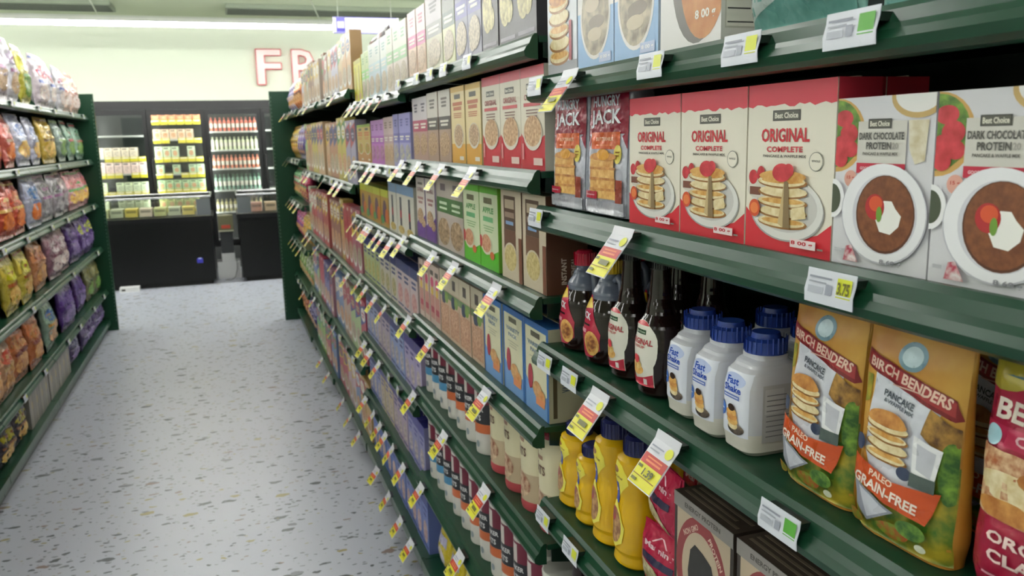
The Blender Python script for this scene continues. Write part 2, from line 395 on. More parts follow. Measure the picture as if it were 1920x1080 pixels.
# ------------------------------------------------------------------ artwork
PC = food('#c98a3a', '#e6bd72', 90); PCR = food('#a9672a', '#d69a50', 70); CREAMF = food('#d9c48f', '#efe2bd', 110); RED = food('#b01f28', '#d8404a', 60)
OAT = food('#8f6a4c', '#d6b894', 160); CHOC = food('#6e3a1e', '#87502c', 120); GRN = food('#2f5a22', '#7fa63a', 90); LEAF = food('#3d6b1e', '#b3a02e', 45)
MULTI = food('#a85a30', '#e3c49a', 120); SUN = food('#b87a2a', '#cfa044', 14)
def stack(cx, cy, w, h, n, syr=True):
    o = []; e = h/(n+0.6)
    for i in range(n):
        y = cy - h/2 + e*(i+0.7)
        o += [('e', cx, y-0.12*e, w*0.52, e*0.62, '#9a6a34', 16), ('e', cx + (0.02*w if i % 2 else -0.02*w), y, w*0.5, e*0.55, CREAMF, 16)]
        if i % 2 == 0: o.append(('e', cx, y+0.05*e, w*0.44, e*0.3, PC, 14))
    o.append(('e', cx, cy+h/2-e*0.45, w*0.49, e*0.6, PCR if syr else PC, 18))
    return o
def jag(y0, y1, c, seed=1, n=18, a=0.012):
    r = random.Random(seed); p = [(0, y1), (0, y0)] + [(k/n, y0 + r.uniform(-a, a)) for k in range(1, n)] + [(1, y0), (1, y1)]
    return ('p', p, c)
def bars(cx, y, w, n, c, h=0.012, gap=0.022, seed=0):
    r = random.Random(seed*13+n); o = []
    for i in range(n):
        ww = w*(1 - 0.35*r.random()*(i > 0)); o.append(('r', cx-ww/2, y-i*gap-h, cx+ww/2, y-i*gap, c))
    return o
def plate(cx, cy, w, h): return [('r', cx-w/2, cy-h/2, cx+w/2, cy+h/2, '#34342f'), ('r', cx-w/2+0.01, cy-h/2+0.006, cx+w/2-0.01, cy+h/2-0.006, '#5b5a50'), ('t', 'Best Choice', cx, cy, w*0.84, h*0.55, '#e8e4d4')]
def facts(cx, y0, w, h):
    o = [('r', cx-w/2, y0, cx+w/2, y0+h, '#b9b6a8'), ('r', cx-w/2+0.03, y0+0.01, cx+w/2-0.03, y0+h-0.01, '#d6d3c6')]
    k = 9
    for i in range(k): o.append(('r', cx-w/2+0.06, y0+0.03+i*h/(k+0.7), cx+w/2-0.06-(i % 3)*0.08, y0+0.03+i*h/(k+0.7)+0.008, '#4a4a46'))
    return o
A_ORIG = [('r', 0, 0, 1, 1, '#ece6d6'), jag(0.87, 1.0, '#d8384a'), ('p', [(0,0),(1,0),(1,0.2),(0.86,0.13),(0.7,0.1),(0.4,0.1),(0.15,0.16),(0,0.25)], '#d5303c')] \
    + plate(0.47, 0.81, 0.32, 0.062) + [('t','ORIGINAL',0.46,0.695,0.56,0.082,'#c8202f'), ('t','COMPLETE',0.46,0.612,0.42,0.034,'#cc3a45'), ('t','PANCAKE & WAFFLE MIX',0.46,0.572,0.5,0.016,'#6e6a60'),
    ('e',0.82,0.545,0.075,0.055,'#8b8b80'),('e',0.82,0.545,0.068,0.05,'#ece6d6'),('t','WHOLE',0.82,0.548,0.09,0.013,'#6e6a60'),
    ('e',0.5,0.25,0.43,0.185,'#a9a8a6',30),('e',0.5,0.26,0.42,0.185,'#e4e3df',30),('e',0.5,0.27,0.36,0.15,'#cfcdc9',30)] \
    + [('e',0.13,0.37,0.1,0.06,'#d8d3c6'),('r',0.06,0.33,0.2,0.38,'#7b4a3a'),('e',0.1,0.44,0.055,0.045,RED),('e',0.2,0.46,0.05,0.05,RED)] \
    + stack(0.47, 0.31, 0.56, 0.34, 5, False) + [('p',[(0.5,0.15),(0.58,0.15),(0.55,0.42),(0.5,0.44)],'#8a7350'), ('p',[(0.5,0.15),(0.44,0.17),(0.5,0.42)],'#c9b080'),('p',[(0.6,0.2),(0.76,0.22),(0.74,0.29),(0.6,0.27)],CREAMF),
    ('e',0.47,0.475,0.11,0.055,RED),('e',0.55,0.49,0.06,0.04,RED),('e',0.15,0.25,0.07,0.055,'#d4552e'),('e',0.15,0.25,0.05,0.035,'#e98246'),
    ('r',0.6,0.045,0.88,0.095,'#f0dede'),('t','8 00 g',0.73,0.07,0.24,0.03,'#c8202f'),('r',0.9,0.05,0.96,0.06,'#8a8a80')]
A_DARK = [('r',0,0,1,1,'#dcdbe0'),('e',0.0,0.78,0.32,0.22,'#cfa45a',28),('e',0.0,0.79,0.28,0.2,GRN,24),('e',0.08,0.88,0.1,0.05,RED),('e',0.14,0.79,0.1,0.06,RED),('e',0.06,0.72,0.1,0.06,RED),('e',0.17,0.7,0.08,0.05,RED),('e',0.06,0.64,0.08,0.05,RED),
    ('e',0.84,0.99,0.26,0.12,'#c7a768',28),('e',0.84,1.0,0.22,0.1,'#f1efec',28),('p',[(0.76,0.86),(0.95,0.86),(0.93,0.64),(0.84,0.62),(0.78,0.7)],food('#c9bb94','#e6dfcb',80)),
    ('r',0.25,0.62,0.75,0.86,'#d3d0c8'),('r',0.25,0.56,0.75,0.62,'#c22340'),('t','GOOD SOURCE OF PROTEIN',0.5,0.59,0.42,0.018,'#ecc8ce')] + plate(0.48,0.845,0.24,0.055) + [
    ('t','DARK CHOCOLATE',0.5,0.775,0.46,0.042,'#55534e'),('t','PROTEIN',0.48,0.72,0.26,0.042,'#55534e'),('t','20',0.65,0.72,0.06,0.036,'#a8a59d'),('t','PANCAKE & WAFFLE MIX',0.5,0.675,0.36,0.018,'#6a675f'),
    ('e',0.2,0.525,0.07,0.05,'#dba393'),('t','15 g',0.2,0.53,0.08,0.025,'#c04a3c'),('e',-0.0,0.4,0.14,0.12,'#f3f3f5',24),('e',-0.0,0.4,0.1,0.09,'#49523f',24),
    ('e',0.56,0.33,0.44,0.29,'#c3c3cc',36),('e',0.56,0.335,0.43,0.285,'#eeeef2',36),('e',0.58,0.33,0.33,0.23,'#d4d4dc',36),
    ('e',0.59,0.33,0.3,0.225,'#5a2f1b',30),('e',0.59,0.335,0.285,0.215,CHOC,30),('p',[(0.5,0.3),(0.55,0.23),(0.66,0.22),(0.74,0.27),(0.76,0.33),(0.7,0.37),(0.66,0.41),(0.58,0.41),(0.54,0.35)],'#f2f1ec'),
    ('e',0.49,0.37,0.1,0.075,'#b3262a',20),('e',0.5,0.39,0.07,0.045,'#d8552e',16),('e',0.54,0.33,0.03,0.045,'#6f9a35'),
    ('p',[(0.17,0.03),(0.34,0.03),(0.26,0.13),(0.2,0.12)],food('#e8dede','#b2304a',140)),('t','8 60 g',0.68,0.055,0.22,0.035,'#8d8d95'),('r',0.07,0.08,0.15,0.1,'#b9b9c0')]
A_HJ = [('r',0,0,1,1,'#c2c4d0'),('r',0,0.64,1,1,'#8e1a34'),('p',[(0,0.64),(0.12,0.6),(0,0.5)],'#8e1a34'),('p',[(1,0.66),(0.9,0.62),(1,0.52)],'#8e1a34'),('t','HUNGRY',0.49,0.9,0.7,0.085,'#c9ccd6'),('t','JACK',0.48,0.76,0.78,0.15,'#eef0f6'),
    ('r',0.12,0.52,0.86,0.655,'#d9622e'),('t','BUTTERMILK',0.48,0.6,0.46,0.03,'#f0c3a2'),('r',0.25,0.545,0.73,0.556,'#e88a58'),('e',0.82,0.48,0.09,0.075,'#ecd96a'),('r',0.77,0.49,0.87,0.5,'#9c6a2c'),('r',0.78,0.465,0.86,0.475,'#9c6a2c')] \
    + [('r',0.13,0.12+i*0.085,0.81-0.02*i,0.19+i*0.085,PC) for i in range(4)] + [('r',0.13,0.185+i*0.085,0.8,0.205+i*0.085,PCR) for i in range(4)] + [('e',0.48,0.46,0.34,0.035,PCR),('e',0.48,0.475,0.17,0.045,'#e0a23c'),
    ('r',0.0,0.115,0.36,0.175,'#b3203c'),('r',0.05,0.14,0.3,0.15,'#e2a8b2'),('r',0,0,1,0.1,'#a3a5ad'),('r',0.84,0.1,0.97,0.28,'#9c4a3a')]
A_BIRCH = [('r',0.0,0.0,1,1,SUN),('p',[(0,0),(1,0),(1,0.45),(0.85,0.5),(0.8,0.2),(0.2,0.16),(0.0,0.3)],LEAF),('e',0.5,0.87,0.14,0.065,'#6e8f9e',22),('e',0.5,0.87,0.1,0.045,'#b7cdd4',22),
    ('p',[(0.16,0.78),(0.84,0.7),(0.8,0.3),(0.75,0.24),(0.2,0.3),(0.12,0.4)],'#dadce6'),('p',[(0.04,0.74),(0.12,0.74),(0.12,0.62),(0.05,0.6)],LEAF),
    ('p',[(0.04,0.86),(0.94,0.74),(1.0,0.66),(0.95,0.65),(0.08,0.77),(0.0,0.79)],'#7d1c22'),('p',[(0.06,0.845),(0.94,0.73),(0.95,0.67),(0.07,0.785)],'#a02c30'),('t',"BIRCH BENDERS",0.5,0.763,0.84,0.05,'#e8c6b4',-0.2),('r',0.35,0.725,0.65,0.731,'#d8b0a0'),
    ('t','PANCAKE',0.44,0.67,0.34,0.032,'#4c545e',-0.12),('t','& WAFFLE MIX',0.45,0.638,0.34,0.018,'#5c646e',-0.12),
    ('p',[(0.76,0.68),(1.0,0.62),(1.0,0.44),(0.88,0.5),(0.7,0.56)],food('#5a3a1c','#b88a3e',80)),('e',0.96,0.42,0.09,0.14,GRN)] + stack(0.38,0.475,0.44,0.22,4) + [('e',0.38,0.575,0.2,0.035,PCR),
    ('p',[(0.66,0.55),(0.92,0.52),(0.86,0.36),(0.66,0.38)],'#f0f0f2'),('p',[(0.7,0.52),(0.87,0.5),(0.83,0.38),(0.7,0.4)],'#c9cad2'),('e',0.1,0.42,0.06,0.04,'#3a4560'),('e',0.6,0.36,0.07,0.03,'#39435c'),
    ('p',[(0.03,0.36),(0.5,0.3),(0.84,0.32),(0.93,0.33),(0.88,0.22),(0.84,0.17),(0.45,0.19),(0.05,0.25)],'#c9501f'),('t','PALEO',0.38,0.295,0.26,0.032,'#f3d8c4',-0.1),('t','GRAIN-FREE',0.42,0.24,0.68,0.048,'#f3e4d8',-0.1),
    ('r',0.66,0.32,0.88,0.38,'#4f5c58'),('p',[(0.1,0.24),(0.55,0.165),(0.42,0.12),(0.28,0.07),(0.16,0.13)],'#8f929e'),('p',[(0.16,0.22),(0.5,0.16),(0.29,0.09)],'#c6c8d2'),
    ('e',0.55,0.08,0.16,0.035,food('#9a4a1c','#6f8a24',120)),('e',0.72,0.12,0.14,0.04,GRN),('e',0.82,0.06,0.05,0.018,'#ccd0b8'),('e',0.14,0.07,0.1,0.03,food('#b05a20','#577a20',120))]
A_BIRCHR = [('r',0,0,1,1,'#a31b3c'),('r',0,0.86,1,1,'#5e7f86'),('e',0.1,0.86,0.22,0.06,'#a89a34'),('t','BIRCH',0.58,0.815,0.5,0.055,'#e6d8cc'),('t','BENDERS',0.54,0.735,0.86,0.08,'#e6d8cc'),('r',0,0.6,1,0.675,'#b5244c'),('t','COMPLETE',0.6,0.64,0.62,0.04,'#e6b9bf'),
    ('e',0.12,0.63,0.07,0.04,'#a9d3e0'),('r',0,0.32,1,0.585,MULTI),('e',0.3,0.45,0.26,0.06,CREAMF),('e',0.65,0.5,0.3,0.06,PCR),('e',0.6,0.38,0.32,0.05,CREAMF),('e',0.3,0.36,0.24,0.04,PCR),
    ('t','ORGANIC',0.55,0.255,0.7,0.045,'#eccfc9'),('t','CLASSIC',0.53,0.185,0.62,0.05,'#eccfc9'),('r',0.2,0.1,0.8,0.11,'#d994a2')]
A_SHAKE = [('r',0.04,0.1,0.96,0.985,'#dfe2ee'),('e',0.5,0.86,0.36,0.1,'#bcc8ea'),('t','Fast',0.46,0.85,0.42,0.1,'#2a4fb0'),('t','Shake',0.48,0.74,0.6,0.1,'#2a4fb0'),('r',0.16,0.6,0.74,0.66,'#6b7fc0'),('r',0.2,0.622,0.7,0.637,'#d9def0'),
    ('e',0.14,0.42,0.14,0.105,'#3a6fc8'),('r',0.07,0.41,0.21,0.425,'#cfdcf4'),('e',0.64,0.2,0.26,0.08,food('#2e2622','#8a7868',90)),('e',0.56,0.24,0.17,0.06,CREAMF),('e',0.55,0.3,0.19,0.06,PC),('e',0.53,0.36,0.19,0.06,PCR),('e',0.51,0.42,0.18,0.055,PC),('e',0.5,0.48,0.12,0.05,'#3a2a24')]
A_SYRHJ = [('p',[(0.06,0.98),(0.42,1.0),(0.66,0.8),(0.76,0.62),(0.96,0.42),(0.94,0.16),(0.7,0.02),(0.34,0.0),(0.1,0.14),(0.0,0.5)],'#b02a44'),('p',[(0.1,0.94),(0.42,0.96),(0.62,0.82),(0.12,0.76)],'#d8b52c'),
    ('t','JACK',0.35,0.67,0.52,0.15,'#ece9f0',-0.1),('r',0.08,0.52,0.6,0.55,'#35161e'),('r',0.12,0.4,0.48,0.46,'#d98a98'),('r',0.1,0.2,0.3,0.38,'#5d1a2a'),('e',0.68,0.25,0.26,0.2,PC),('e',0.68,0.25,0.2,0.14,food('#7a3d18','#d99a50',120))]
A_SYRBC = [('e',0.5,0.56,0.5,0.44,'#e4e0d4',30),('r',0.08,0.0,0.92,0.36,'#e4e0d4'),('p',[(0.22,0.925),(0.78,0.925),(0.66,0.975),(0.5,0.998),(0.34,0.975)],'#c22f3a'),('r',0.3,0.79,0.7,0.86,'#2f4a34'),('t','Best Choice',0.5,0.825,0.34,0.03,'#b8c8b0'),
    ('t','ORIGINAL',0.5,0.68,0.82,0.09,'#b5444a'),('t','SYRUP',0.5,0.6,0.44,0.04,'#c96a66'),('e',0.42,0.25,0.3,0.1,'#e9e2da'),('e',0.42,0.24,0.26,0.085,PC),('e',0.42,0.31,0.2,0.07,food('#b88a3a','#e6c987',150)),('e',0.42,0.4,0.12,0.07,RED),
    ('p',[(0.08,0.0),(0.92,0.0),(0.92,0.2),(0.7,0.14),(0.4,0.1),(0.08,0.13)],'#b8203a'),('r',0.68,0.03,0.78,0.12,'#e4d4d4')]
A_BISQ = [('p',[(0.1,0.95),(0.35,1.0),(0.6,0.97),(0.8,0.88),(0.82,0.78),(0.6,0.68),(0.45,0.6),(0.3,0.56),(0.1,0.56)],'#efe04a'),('e',0.33,0.9,0.16,0.035,'#a0703a'),('t',"Shake 'n Pour",0.42,0.83,0.5,0.035,'#8a6a2a'),
    ('r',0.06,0.52,0.46,0.76,'#3248a8'),('t','Bisquick',0.26,0.64,0.34,0.06,'#cdd6ee',0.5),('p',[(0.1,0.5),(0.36,0.54),(0.62,0.42),(0.78,0.28),(0.72,0.1),(0.45,0.02),(0.15,0.08),(0.06,0.25)],'#f0e35c'),
    ('e',0.38,0.26,0.3,0.2,food('#8a5a3c','#c9a06c',110)),('e',0.3,0.38,0.16,0.08,food('#b0404a','#8a5a4c',90))]
A_KOD = [('r',0,0,1,1,'#3a322c'),('r',0.05,0,0.95,0.9,'#b9a78f'),('e',0.48,0.52,0.44,0.4,'#8f3a3c',40),('e',0.48,0.52,0.33,0.3,'#b9a78f',40),('t','NON GMO',0.3,0.8,0.3,0.04,'#d5b8a8',0.6),('t','PROTEIN',0.72,0.76,0.3,0.04,'#d5b8a8',-0.8),
    ('p',[(0.3,0.3),(0.26,0.5),(0.3,0.66),(0.38,0.72),(0.52,0.7),(0.66,0.66),(0.74,0.52),(0.7,0.34),(0.62,0.28),(0.56,0.42),(0.44,0.4),(0.4,0.28)],'#2c2926'),('e',0.6,0.5,0.07,0.06,'#c8b8a2'),('e',0.585,0.49,0.055,0.05,'#2c2926'),
    ('r',0.16,0.08,0.84,0.27,'#3a322c'),('t','KODIAK',0.5,0.175,0.6,0.14,'#e4ddd0'),('t','POWER CAKES',0.5,0.04,0.5,0.04,'#5a4a3c'),('r',0.0,0.9,1,1.0,'#8f8a86'),('t','ENERGY PROTEIN',0.5,0.95,0.6,0.035,'#4a4542')]

# ------------------------------------------------------------------ product bodies (front = local -Y, base centre front at origin)
def carton(name, w, h, d, shapes, side='#d8d4c8', top='#c8c4ba', sideart=None, kind='paper', flap=True):
    mb = MB(); b = 0.0012; base = shapes[0][5] if shapes[0][0] == 'r' and isinstance(shapes[0][5], str) else side
    mb.box((-w/2, 0, 0), (w/2, d, h), mat(side, kind), {'front': mat(base, kind), 'top': mat(top, kind), 'bottom': mat(top, kind), 'back': mat(side, kind)})
    art(mb, shapes, w, h, lambda x, z, o: (x, -o, z), kind=kind)
    if sideart:
        art(mb, sideart, d, h, lambda x, z, o: (w/2+o, x+d/2, z), kind=kind)
        art(mb, sideart, d, h, lambda x, z, o: (-w/2-o, -x+d/2, z), kind=kind)
    if flap: mb.box((-w/2+0.001, d*0.46, h+0.0002), (w/2-0.001, d*0.54, h+0.0012), mat(side, kind))
    return mb.build(name)
def bag(name, w, h, t, shapes, base, seed=0, kind='foil', n=2.3, stand=False, grid=0.012, nz=28, na=40, wob=0.004, parent=None, brick=False):
    bk = [(0, w*0.485, t*0.46), (h*0.03, w*0.49, t*0.5), (h*0.955, w*0.49, t*0.48), (h*0.975, w*0.495, t*0.3), (h*0.99, w*0.5, 0.002), (h, w*0.5, 0.002)]
    if stand: rows = [(0, w*0.47, t*0.42), (h*0.12, w*0.5, t*0.5), (h*0.5, w*0.485, t*0.42), (h*0.8, w*0.48, t*0.26), (h*0.94, w*0.5, t*0.07), (h, w*0.505, 0.002)]
    else: rows = [(0, w*0.49, 0.002), (h*0.05, w*0.49, t*0.07), (h*0.2, w*0.475, t*0.38), (h*0.45, w*0.47, t*0.5), (h*0.75, w*0.475, t*0.36), (h*0.94, w*0.49, t*0.07), (h, w*0.495, 0.002)]
    if brick: rows = bk
    L = Loft(rows, n, wob, seed, cy=t*0.5); mb = MB(); m = base if not isinstance(base, str) else mat(base, kind)
    L.body(mb, [(h, m)], na=na, nz=nz); art(mb, shapes, w*(0.97 if stand else 0.9), h*0.965, lambda x, z, o: L.front(x, z+h*0.015, o+0.0008), grid=grid, kind=kind, step=0.0002)
    return mb.build(name)
def canister(name, r, h, bands, shapes=(), lid='#dcd9d2', lidh=0.012, text_w=None):
    t = empty(name); L = Loft([(0, r*0.98, r*0.98), (0.004, r, r), (h-lidh-0.002, r, r), (h-lidh, r, r)], 2, cy=r); mb = MB()
    L.body(mb, bands, na=28, nz=3)
    if shapes: art(mb, shapes, r*2.4, h, lambda x, z, o: L.wrap(x, z, o), grid=r*0.25)
    mb.build('can_body', t); mb = MB()
    L2 = Loft([(h-lidh+0.0003, r*1.02, r*1.02), (h-0.003, r*1.03, r*1.03), (h, r*0.97, r*0.97)], 2, cy=r); L2.body(mb, [(h, mat(lid, 'plastic'))], na=28, nz=3); mb.build('lid', t)
    return t
def bottle(name, rows, n, mats, cap_rows, cap_mat, shapes, lw, lh, lz, kind='plastic', cy=0, grid=0.006, rib=None):
    t = empty(name); L = Loft(rows, n, cy=cy); mb = MB(); L.body(mb, mats, na=36, nz=40)
    art(mb, shapes, lw, lh, lambda x, z, o: L.front(x, z+lz, o), grid=grid, kind=kind, step=0.00015); mb.build('bottle_body', t)
    L2 = Loft(cap_rows, 2, cy=cy); mb = MB(); L2.body(mb, [(9, cap_mat)], na=24, nz=6)
    if rib:
        z0, z1 = cap_rows[0][0]+0.002, cap_rows[-1][0]-0.004; rr = cap_rows[0][1]
        for k in range(24):
            a = 2*PI*k/24; mb.add([((rr-0.0005)*math.cos(a-0.05), cy+(rr-0.0005)*math.sin(a-0.05), z0), ((rr+0.001)*math.cos(a), cy+(rr+0.001)*math.sin(a), z0), ((rr+0.001)*math.cos(a), cy+(rr+0.001)*math.sin(a), z1), ((rr-0.0005)*math.cos(a-0.05), cy+(rr-0.0005)*math.sin(a-0.05), z1)], [(0,1,2,3)], cap_mat)
    mb.build('cap', t); return t

# ------------------------------------------------------------------ nearest right bay
BA = BAYR[0]; XF = 0.588
SIDEF = facts(0.5, 0.12, 0.8, 0.7) + [('r',0,0.87,1,1,'#d8384a')]
p_orig = carton('pancake_mix_box', 0.150, 0.187, 0.055, A_ORIG, side='#e2dccb', top='#d8384a', sideart=SIDEF)
for y, in ((1.078,), (0.925,), (0.772,)):
    put(p_orig, XF, y, 1.463, RZ_R, 'cream and red original pancake mix box', LEV[1], 'box', y)
    put(p_orig, XF+0.06, y, 1.463, RZ_R, 'red-topped pancake box in back row', LEV[1], 'box', y)
p_dark = carton('pancake_mix_box', 0.1235, 0.165, 0.055, A_DARK, side='#c9c8cd', top='#d8d8de', sideart=facts(0.5, 0.1, 0.8, 0.75))
for y in (0.633, 0.5075, 0.382): put(p_dark, XF, y, 1.463, RZ_R, 'white dark chocolate pancake mix box', LEV[1], 'box', y)
p_hj = bag('pancake_mix_bag', 0.160, 0.21, 0.05, A_HJ, '#a3a5b2', seed=3, wob=0.001, n=6, brick=True)
for y in (1.403, 1.243): put(p_hj, XF, y, 1.463, RZ_R, 'maroon and silver buttermilk pancake mix bag', LEV[1], 'bag', y, lean=-0.03)
# top shelf: bigger boxes cut by the frame
A_PK = [('r',0,0,1,1,'#8fb4dc'),('r',0,0.45,1,1,'#e9e6e4'),('e',0.5,0.42,0.42,0.34,'#e6e2df',30),('e',0.5,0.42,0.38,0.31,food('#7a6f5e','#cbbfa6',40),30),('e',0.42,0.5,0.2,0.06,'#cdbfa8'),('e',0.55,0.36,0.22,0.05,'#8c8070'),('e',0.5,0.27,0.2,0.05,'#c9bca2'),('r',0.62,0.05,0.94,0.12,'#b8c4e2'),('t','8 00 g',0.78,0.085,0.26,0.035,'#f0f0f6'),('r',0.1,0.82,0.9,0.92,'#3a55a0')]
A_PS = [('r',0,0,1,1,'#dcdfe6'),('r',0,0,1,0.12,'#9a9ba2'),('r',0,0.7,1,1,'#d0566a')] + stack(0.42,0.4,0.66,0.6,5) + [('r',0.78,0.12,0.86,0.44,'#a83a44')]
A_PO = [('r',0,0,1,1,'#e4e2e0'),('e',0.62,0.5,0.42,0.46,'#6f6a64',30),('e',0.72,0.5,0.38,0.44,food('#b8702c','#c98a48',40),30),('e',0.86,0.62,0.06,0.09,'#e3c23c'),('t','8 00 g',0.76,0.2,0.32,0.07,'#f0ece2'),('r',0.1,0.85,0.9,0.95,'#c84a34')]
A_PT = [('r',0,0,1,1,'#6fa8a0'),('p',[(0,0.1),(0.6,0.25),(0.9,0.6),(0.4,0.7),(0,0.5)],'#b9c8c4'),('p',[(0.3,0.36),(0.8,0.46),(0.4,0.52)],'#59605e'),('t','NET WT',0.76,0.2,0.3,0.05,'#3d7f78'),('r',0.1,0.8,0.9,0.93,'#35706a')]
q = carton('pancake_mix_box', 0.135, 0.21, 0.055, A_PS, side='#c9ccd2', top='#c8c8ce'); put(q, XF, 1.420, 1.703, RZ_R, 'grey box with stacked pancakes printed', LEV[0], 'box', 1)
q = carton('pancake_mix_box', 0.138, 0.21, 0.055, A_PK, side='#b8c9dd', top='#c8d0dc')
for y in (1.278, 1.136): put(q, XF, y, 1.703, RZ_R, 'light blue box with waffle bowl print', LEV[0], 'box', y)
q = carton('pancake_mix_box', 0.150, 0.21, 0.055, A_PO, side='#cfccc4', top='#d8d8de', sideart=facts(0.5, 0.1, 0.8, 0.75)); put(q, XF, 0.985, 1.703, RZ_R, 'white box with orange-brown pancake print', LEV[0], 'box', 1)
q = bag('pancake_mix_bag', 0.19, 0.2, 0.06, A_PT, '#7fb0a8', seed=8)
for y in (0.79, 0.58): put(q, XF, y, 1.703, RZ_R, 'teal and pale grey mix bag', LEV[0], 'bag', y)
# syrup shelf
CLEAR = mat('#5d6474', 'plastic'); SYR = mat('#1d0f0d', 'syrup')
def syrup_jug(cap):
    t = bottle('syrup_jug', [(0,0.043,0.038),(0.006,0.051,0.046),(0.05,0.054,0.049),(0.09,0.049,0.044),(0.125,0.036,0.033),(0.148,0.023,0.022),(0.158,0.0165,0.0165),(0.163,0.0165,0.0165)], 2.2, [(0.118, SYR), (0.2, CLEAR)],
        [(0.163,0.021,0.021),(0.185,0.02,0.02),(0.191,0.014,0.014)], mat(cap, 'plastic'), A_SYRHJ, 0.078, 0.112, 0.012, rib=True)
    mb = MB(); tube(mb, [(0.018,0,0.15),(0.032,0,0.158),(0.044,0,0.15),(0.05,0,0.125),(0.05,0,0.1),(0.044,0,0.083)], [0.007,0.0075,0.008,0.0085,0.009,0.009], mat('#4e5564', 'plastic'), 10); mb.build('handle', t); return t
j = syrup_jug('#b8203c'); put(j, XF+0.05, 1.437, 1.19, RZ_R, 'dark syrup jug with red cap', LEV[2], 'bottle', 1)
put(j, XF+0.16, 1.44, 1.19, RZ_R, 'red-capped syrup jug in back row', LEV[2], 'bottle', 1)
j = syrup_jug('#c9a41e'); put(j, XF+0.052, 1.327, 1.19, RZ_R, 'dark syrup jug with yellow cap', LEV[2], 'bottle', 1)
put(j, XF+0.16, 1.325, 1.19, RZ_R, 'yellow-capped syrup jug in back row', LEV[2], 'bottle', 1)
sb = bottle('syrup_bottle', [(0,0.034,0.028),(0.006,0.04,0.033),(0.04,0.0425,0.036),(0.075,0.044,0.037),(0.11,0.038,0.033),(0.135,0.024,0.022),(0.16,0.0175,0.0175),(0.19,0.0155,0.0155),(0.20,0.0145,0.0145)], 2.1, [(0.3, SYR)],
    [(0.2,0.0165,0.0165),(0.222,0.016,0.016),(0.226,0.011,0.011)], mat('#17171a', 'plastic'), A_SYRBC, 0.07, 0.104, 0.018, rib=True)
for k in range(0, 9): pass
put(sb, XF+0.042, 1.228, 1.19, RZ_R, 'dark syrup bottle with white original label', LEV[2], 'bottle', 2)
put(sb, XF+0.04, 1.125, 1.19, RZ_R, 'dark syrup bottle with white original label', LEV[2], 'bottle', 1)
for y in (1.222, 1.122, 1.02, 0.915, 0.81): put(sb, XF+0.13 + (0.115 if y < 1.05 else 0), y, 1.19, RZ_R, 'dark syrup bottle in back row', LEV[2], 'bottle', y)
WH = mat('#c9cad2', 'plastic'); BL = mat('#27408f', 'plastic')
shk = bottle('shaker_bottle', [(0,0.026,0.036),(0.007,0.0315,0.044),(0.03,0.033,0.047),(0.085,0.033,0.0465),(0.105,0.031,0.043),(0.118,0.027,0.032),(0.124,0.0235,0.0235),(0.130,0.0235,0.0235)], 4.2, [(0.03, mat('#d3cfc6', 'plastic')), (0.2, WH)],
    [(0.130,0.0265,0.0265),(0.146,0.026,0.026),(0.149,0.019,0.019),(0.156,0.0175,0.0175)], BL, A_SHAKE, 0.059, 0.094, 0.016, rib=True)
def add_side_label(t, side=1):
    mb = MB(); art(mb, [('r',0,0,1,1,'#b3b2b4'),('r',0.06,0.5,0.6,0.93,'#c3c2c4')] + [('r',0.1,0.1+i*0.09,0.9-(i % 3)*0.12,0.115+i*0.09,'#6d6d72') for i in range(9)], 0.052, 0.075, lambda x, z, o: (0.0337+o, x, z+0.02)); mb.build('side_label', t)
add_side_label(shk)
for y, xx in ((1.018, 0.002), (0.938, -0.004), (0.866, 0.0)): put(shk, XF+0.048+xx, y, 1.19, RZ_R, 'white pancake shaker bottle with blue cap', LEV[2], 'bottle', y)
for y, xx in ((0.985, 0.15), (0.905, 0.15), (0.825, 0.15)): put(shk, XF+xx, y, 1.19, RZ_R, 'blue-capped shaker bottle in back row', LEV[2], 'bottle', y)
bb = bag('pancake_mix_pouch', 0.123, 0.225, 0.045, A_BIRCH, SUN, seed=5, stand=True, n=3, grid=0.005, wob=0.0028)
put(bb, XF+0.012, 0.727, 1.19, RZ_R - 0.04, 'orange paleo grain-free pancake pouch', LEV[2], 'bag', 2)
put(bb, XF+0.006, 0.596, 1.19, RZ_R + 0.03, 'orange paleo grain-free pancake pouch', LEV[2], 'bag', 1)
for y in (0.715, 0.58): put(bb, XF+0.10, y, 1.19, RZ_R, 'orange pancake pouch in back row', LEV[2], 'bag', y)
br = bag('pancake_mix_pouch', 0.142, 0.235, 0.07, A_BIRCHR, '#a31b3c', seed=6, stand=True, n=2.5, grid=0.009, wob=0.005)
put(br, XF+0.01, 0.455, 1.19, RZ_R, 'crimson organic classic pancake pouch', LEV[2], 'bag', 2)
# yellow bottles, pink packs, dark boxes
YE = mat('#dcae12', 'plastic'); NV = mat('#262a5c', 'plastic')
def bisq(h, k=1.0):
    return bottle('pancake_shaker_bottle', [(0,0.038*k,0.036*k),(0.006,0.044*k,0.042*k),(0.022,0.042*k,0.04*k),(0.03,0.044*k,0.043*k),(h*0.35,0.043*k,0.042*k),(h*0.55,0.036*k,0.035*k),(h*0.72,0.041*k,0.039*k),(h*0.82,0.038*k,0.036*k),(h*0.86,0.0235*k,0.0235*k)], 2.3, [(1, YE)],
        [(h*0.86,0.0275*k,0.0275*k),(h*0.98,0.0265*k,0.0265*k),(h,0.02*k,0.02*k)], NV, A_BISQ, 0.074*k, h*0.68, h*0.13, rib=True)
b1 = bisq(0.172); b2 = bisq(0.155, 0.86); b3 = bisq(0.232); b4 = bisq(0.232)
put(b1, XF+0.044, 1.512, 0.86, RZ_R, 'short yellow pancake shaker bottle, navy cap', LEV[3], 'bottle', 1); bpy.data.objects[b1.name].location.y = 1.457
put(b2, XF+0.038, 1.373, 0.86, RZ_R, 'smallest yellow shaker bottle with navy cap', LEV[3], 'bottle', 1)
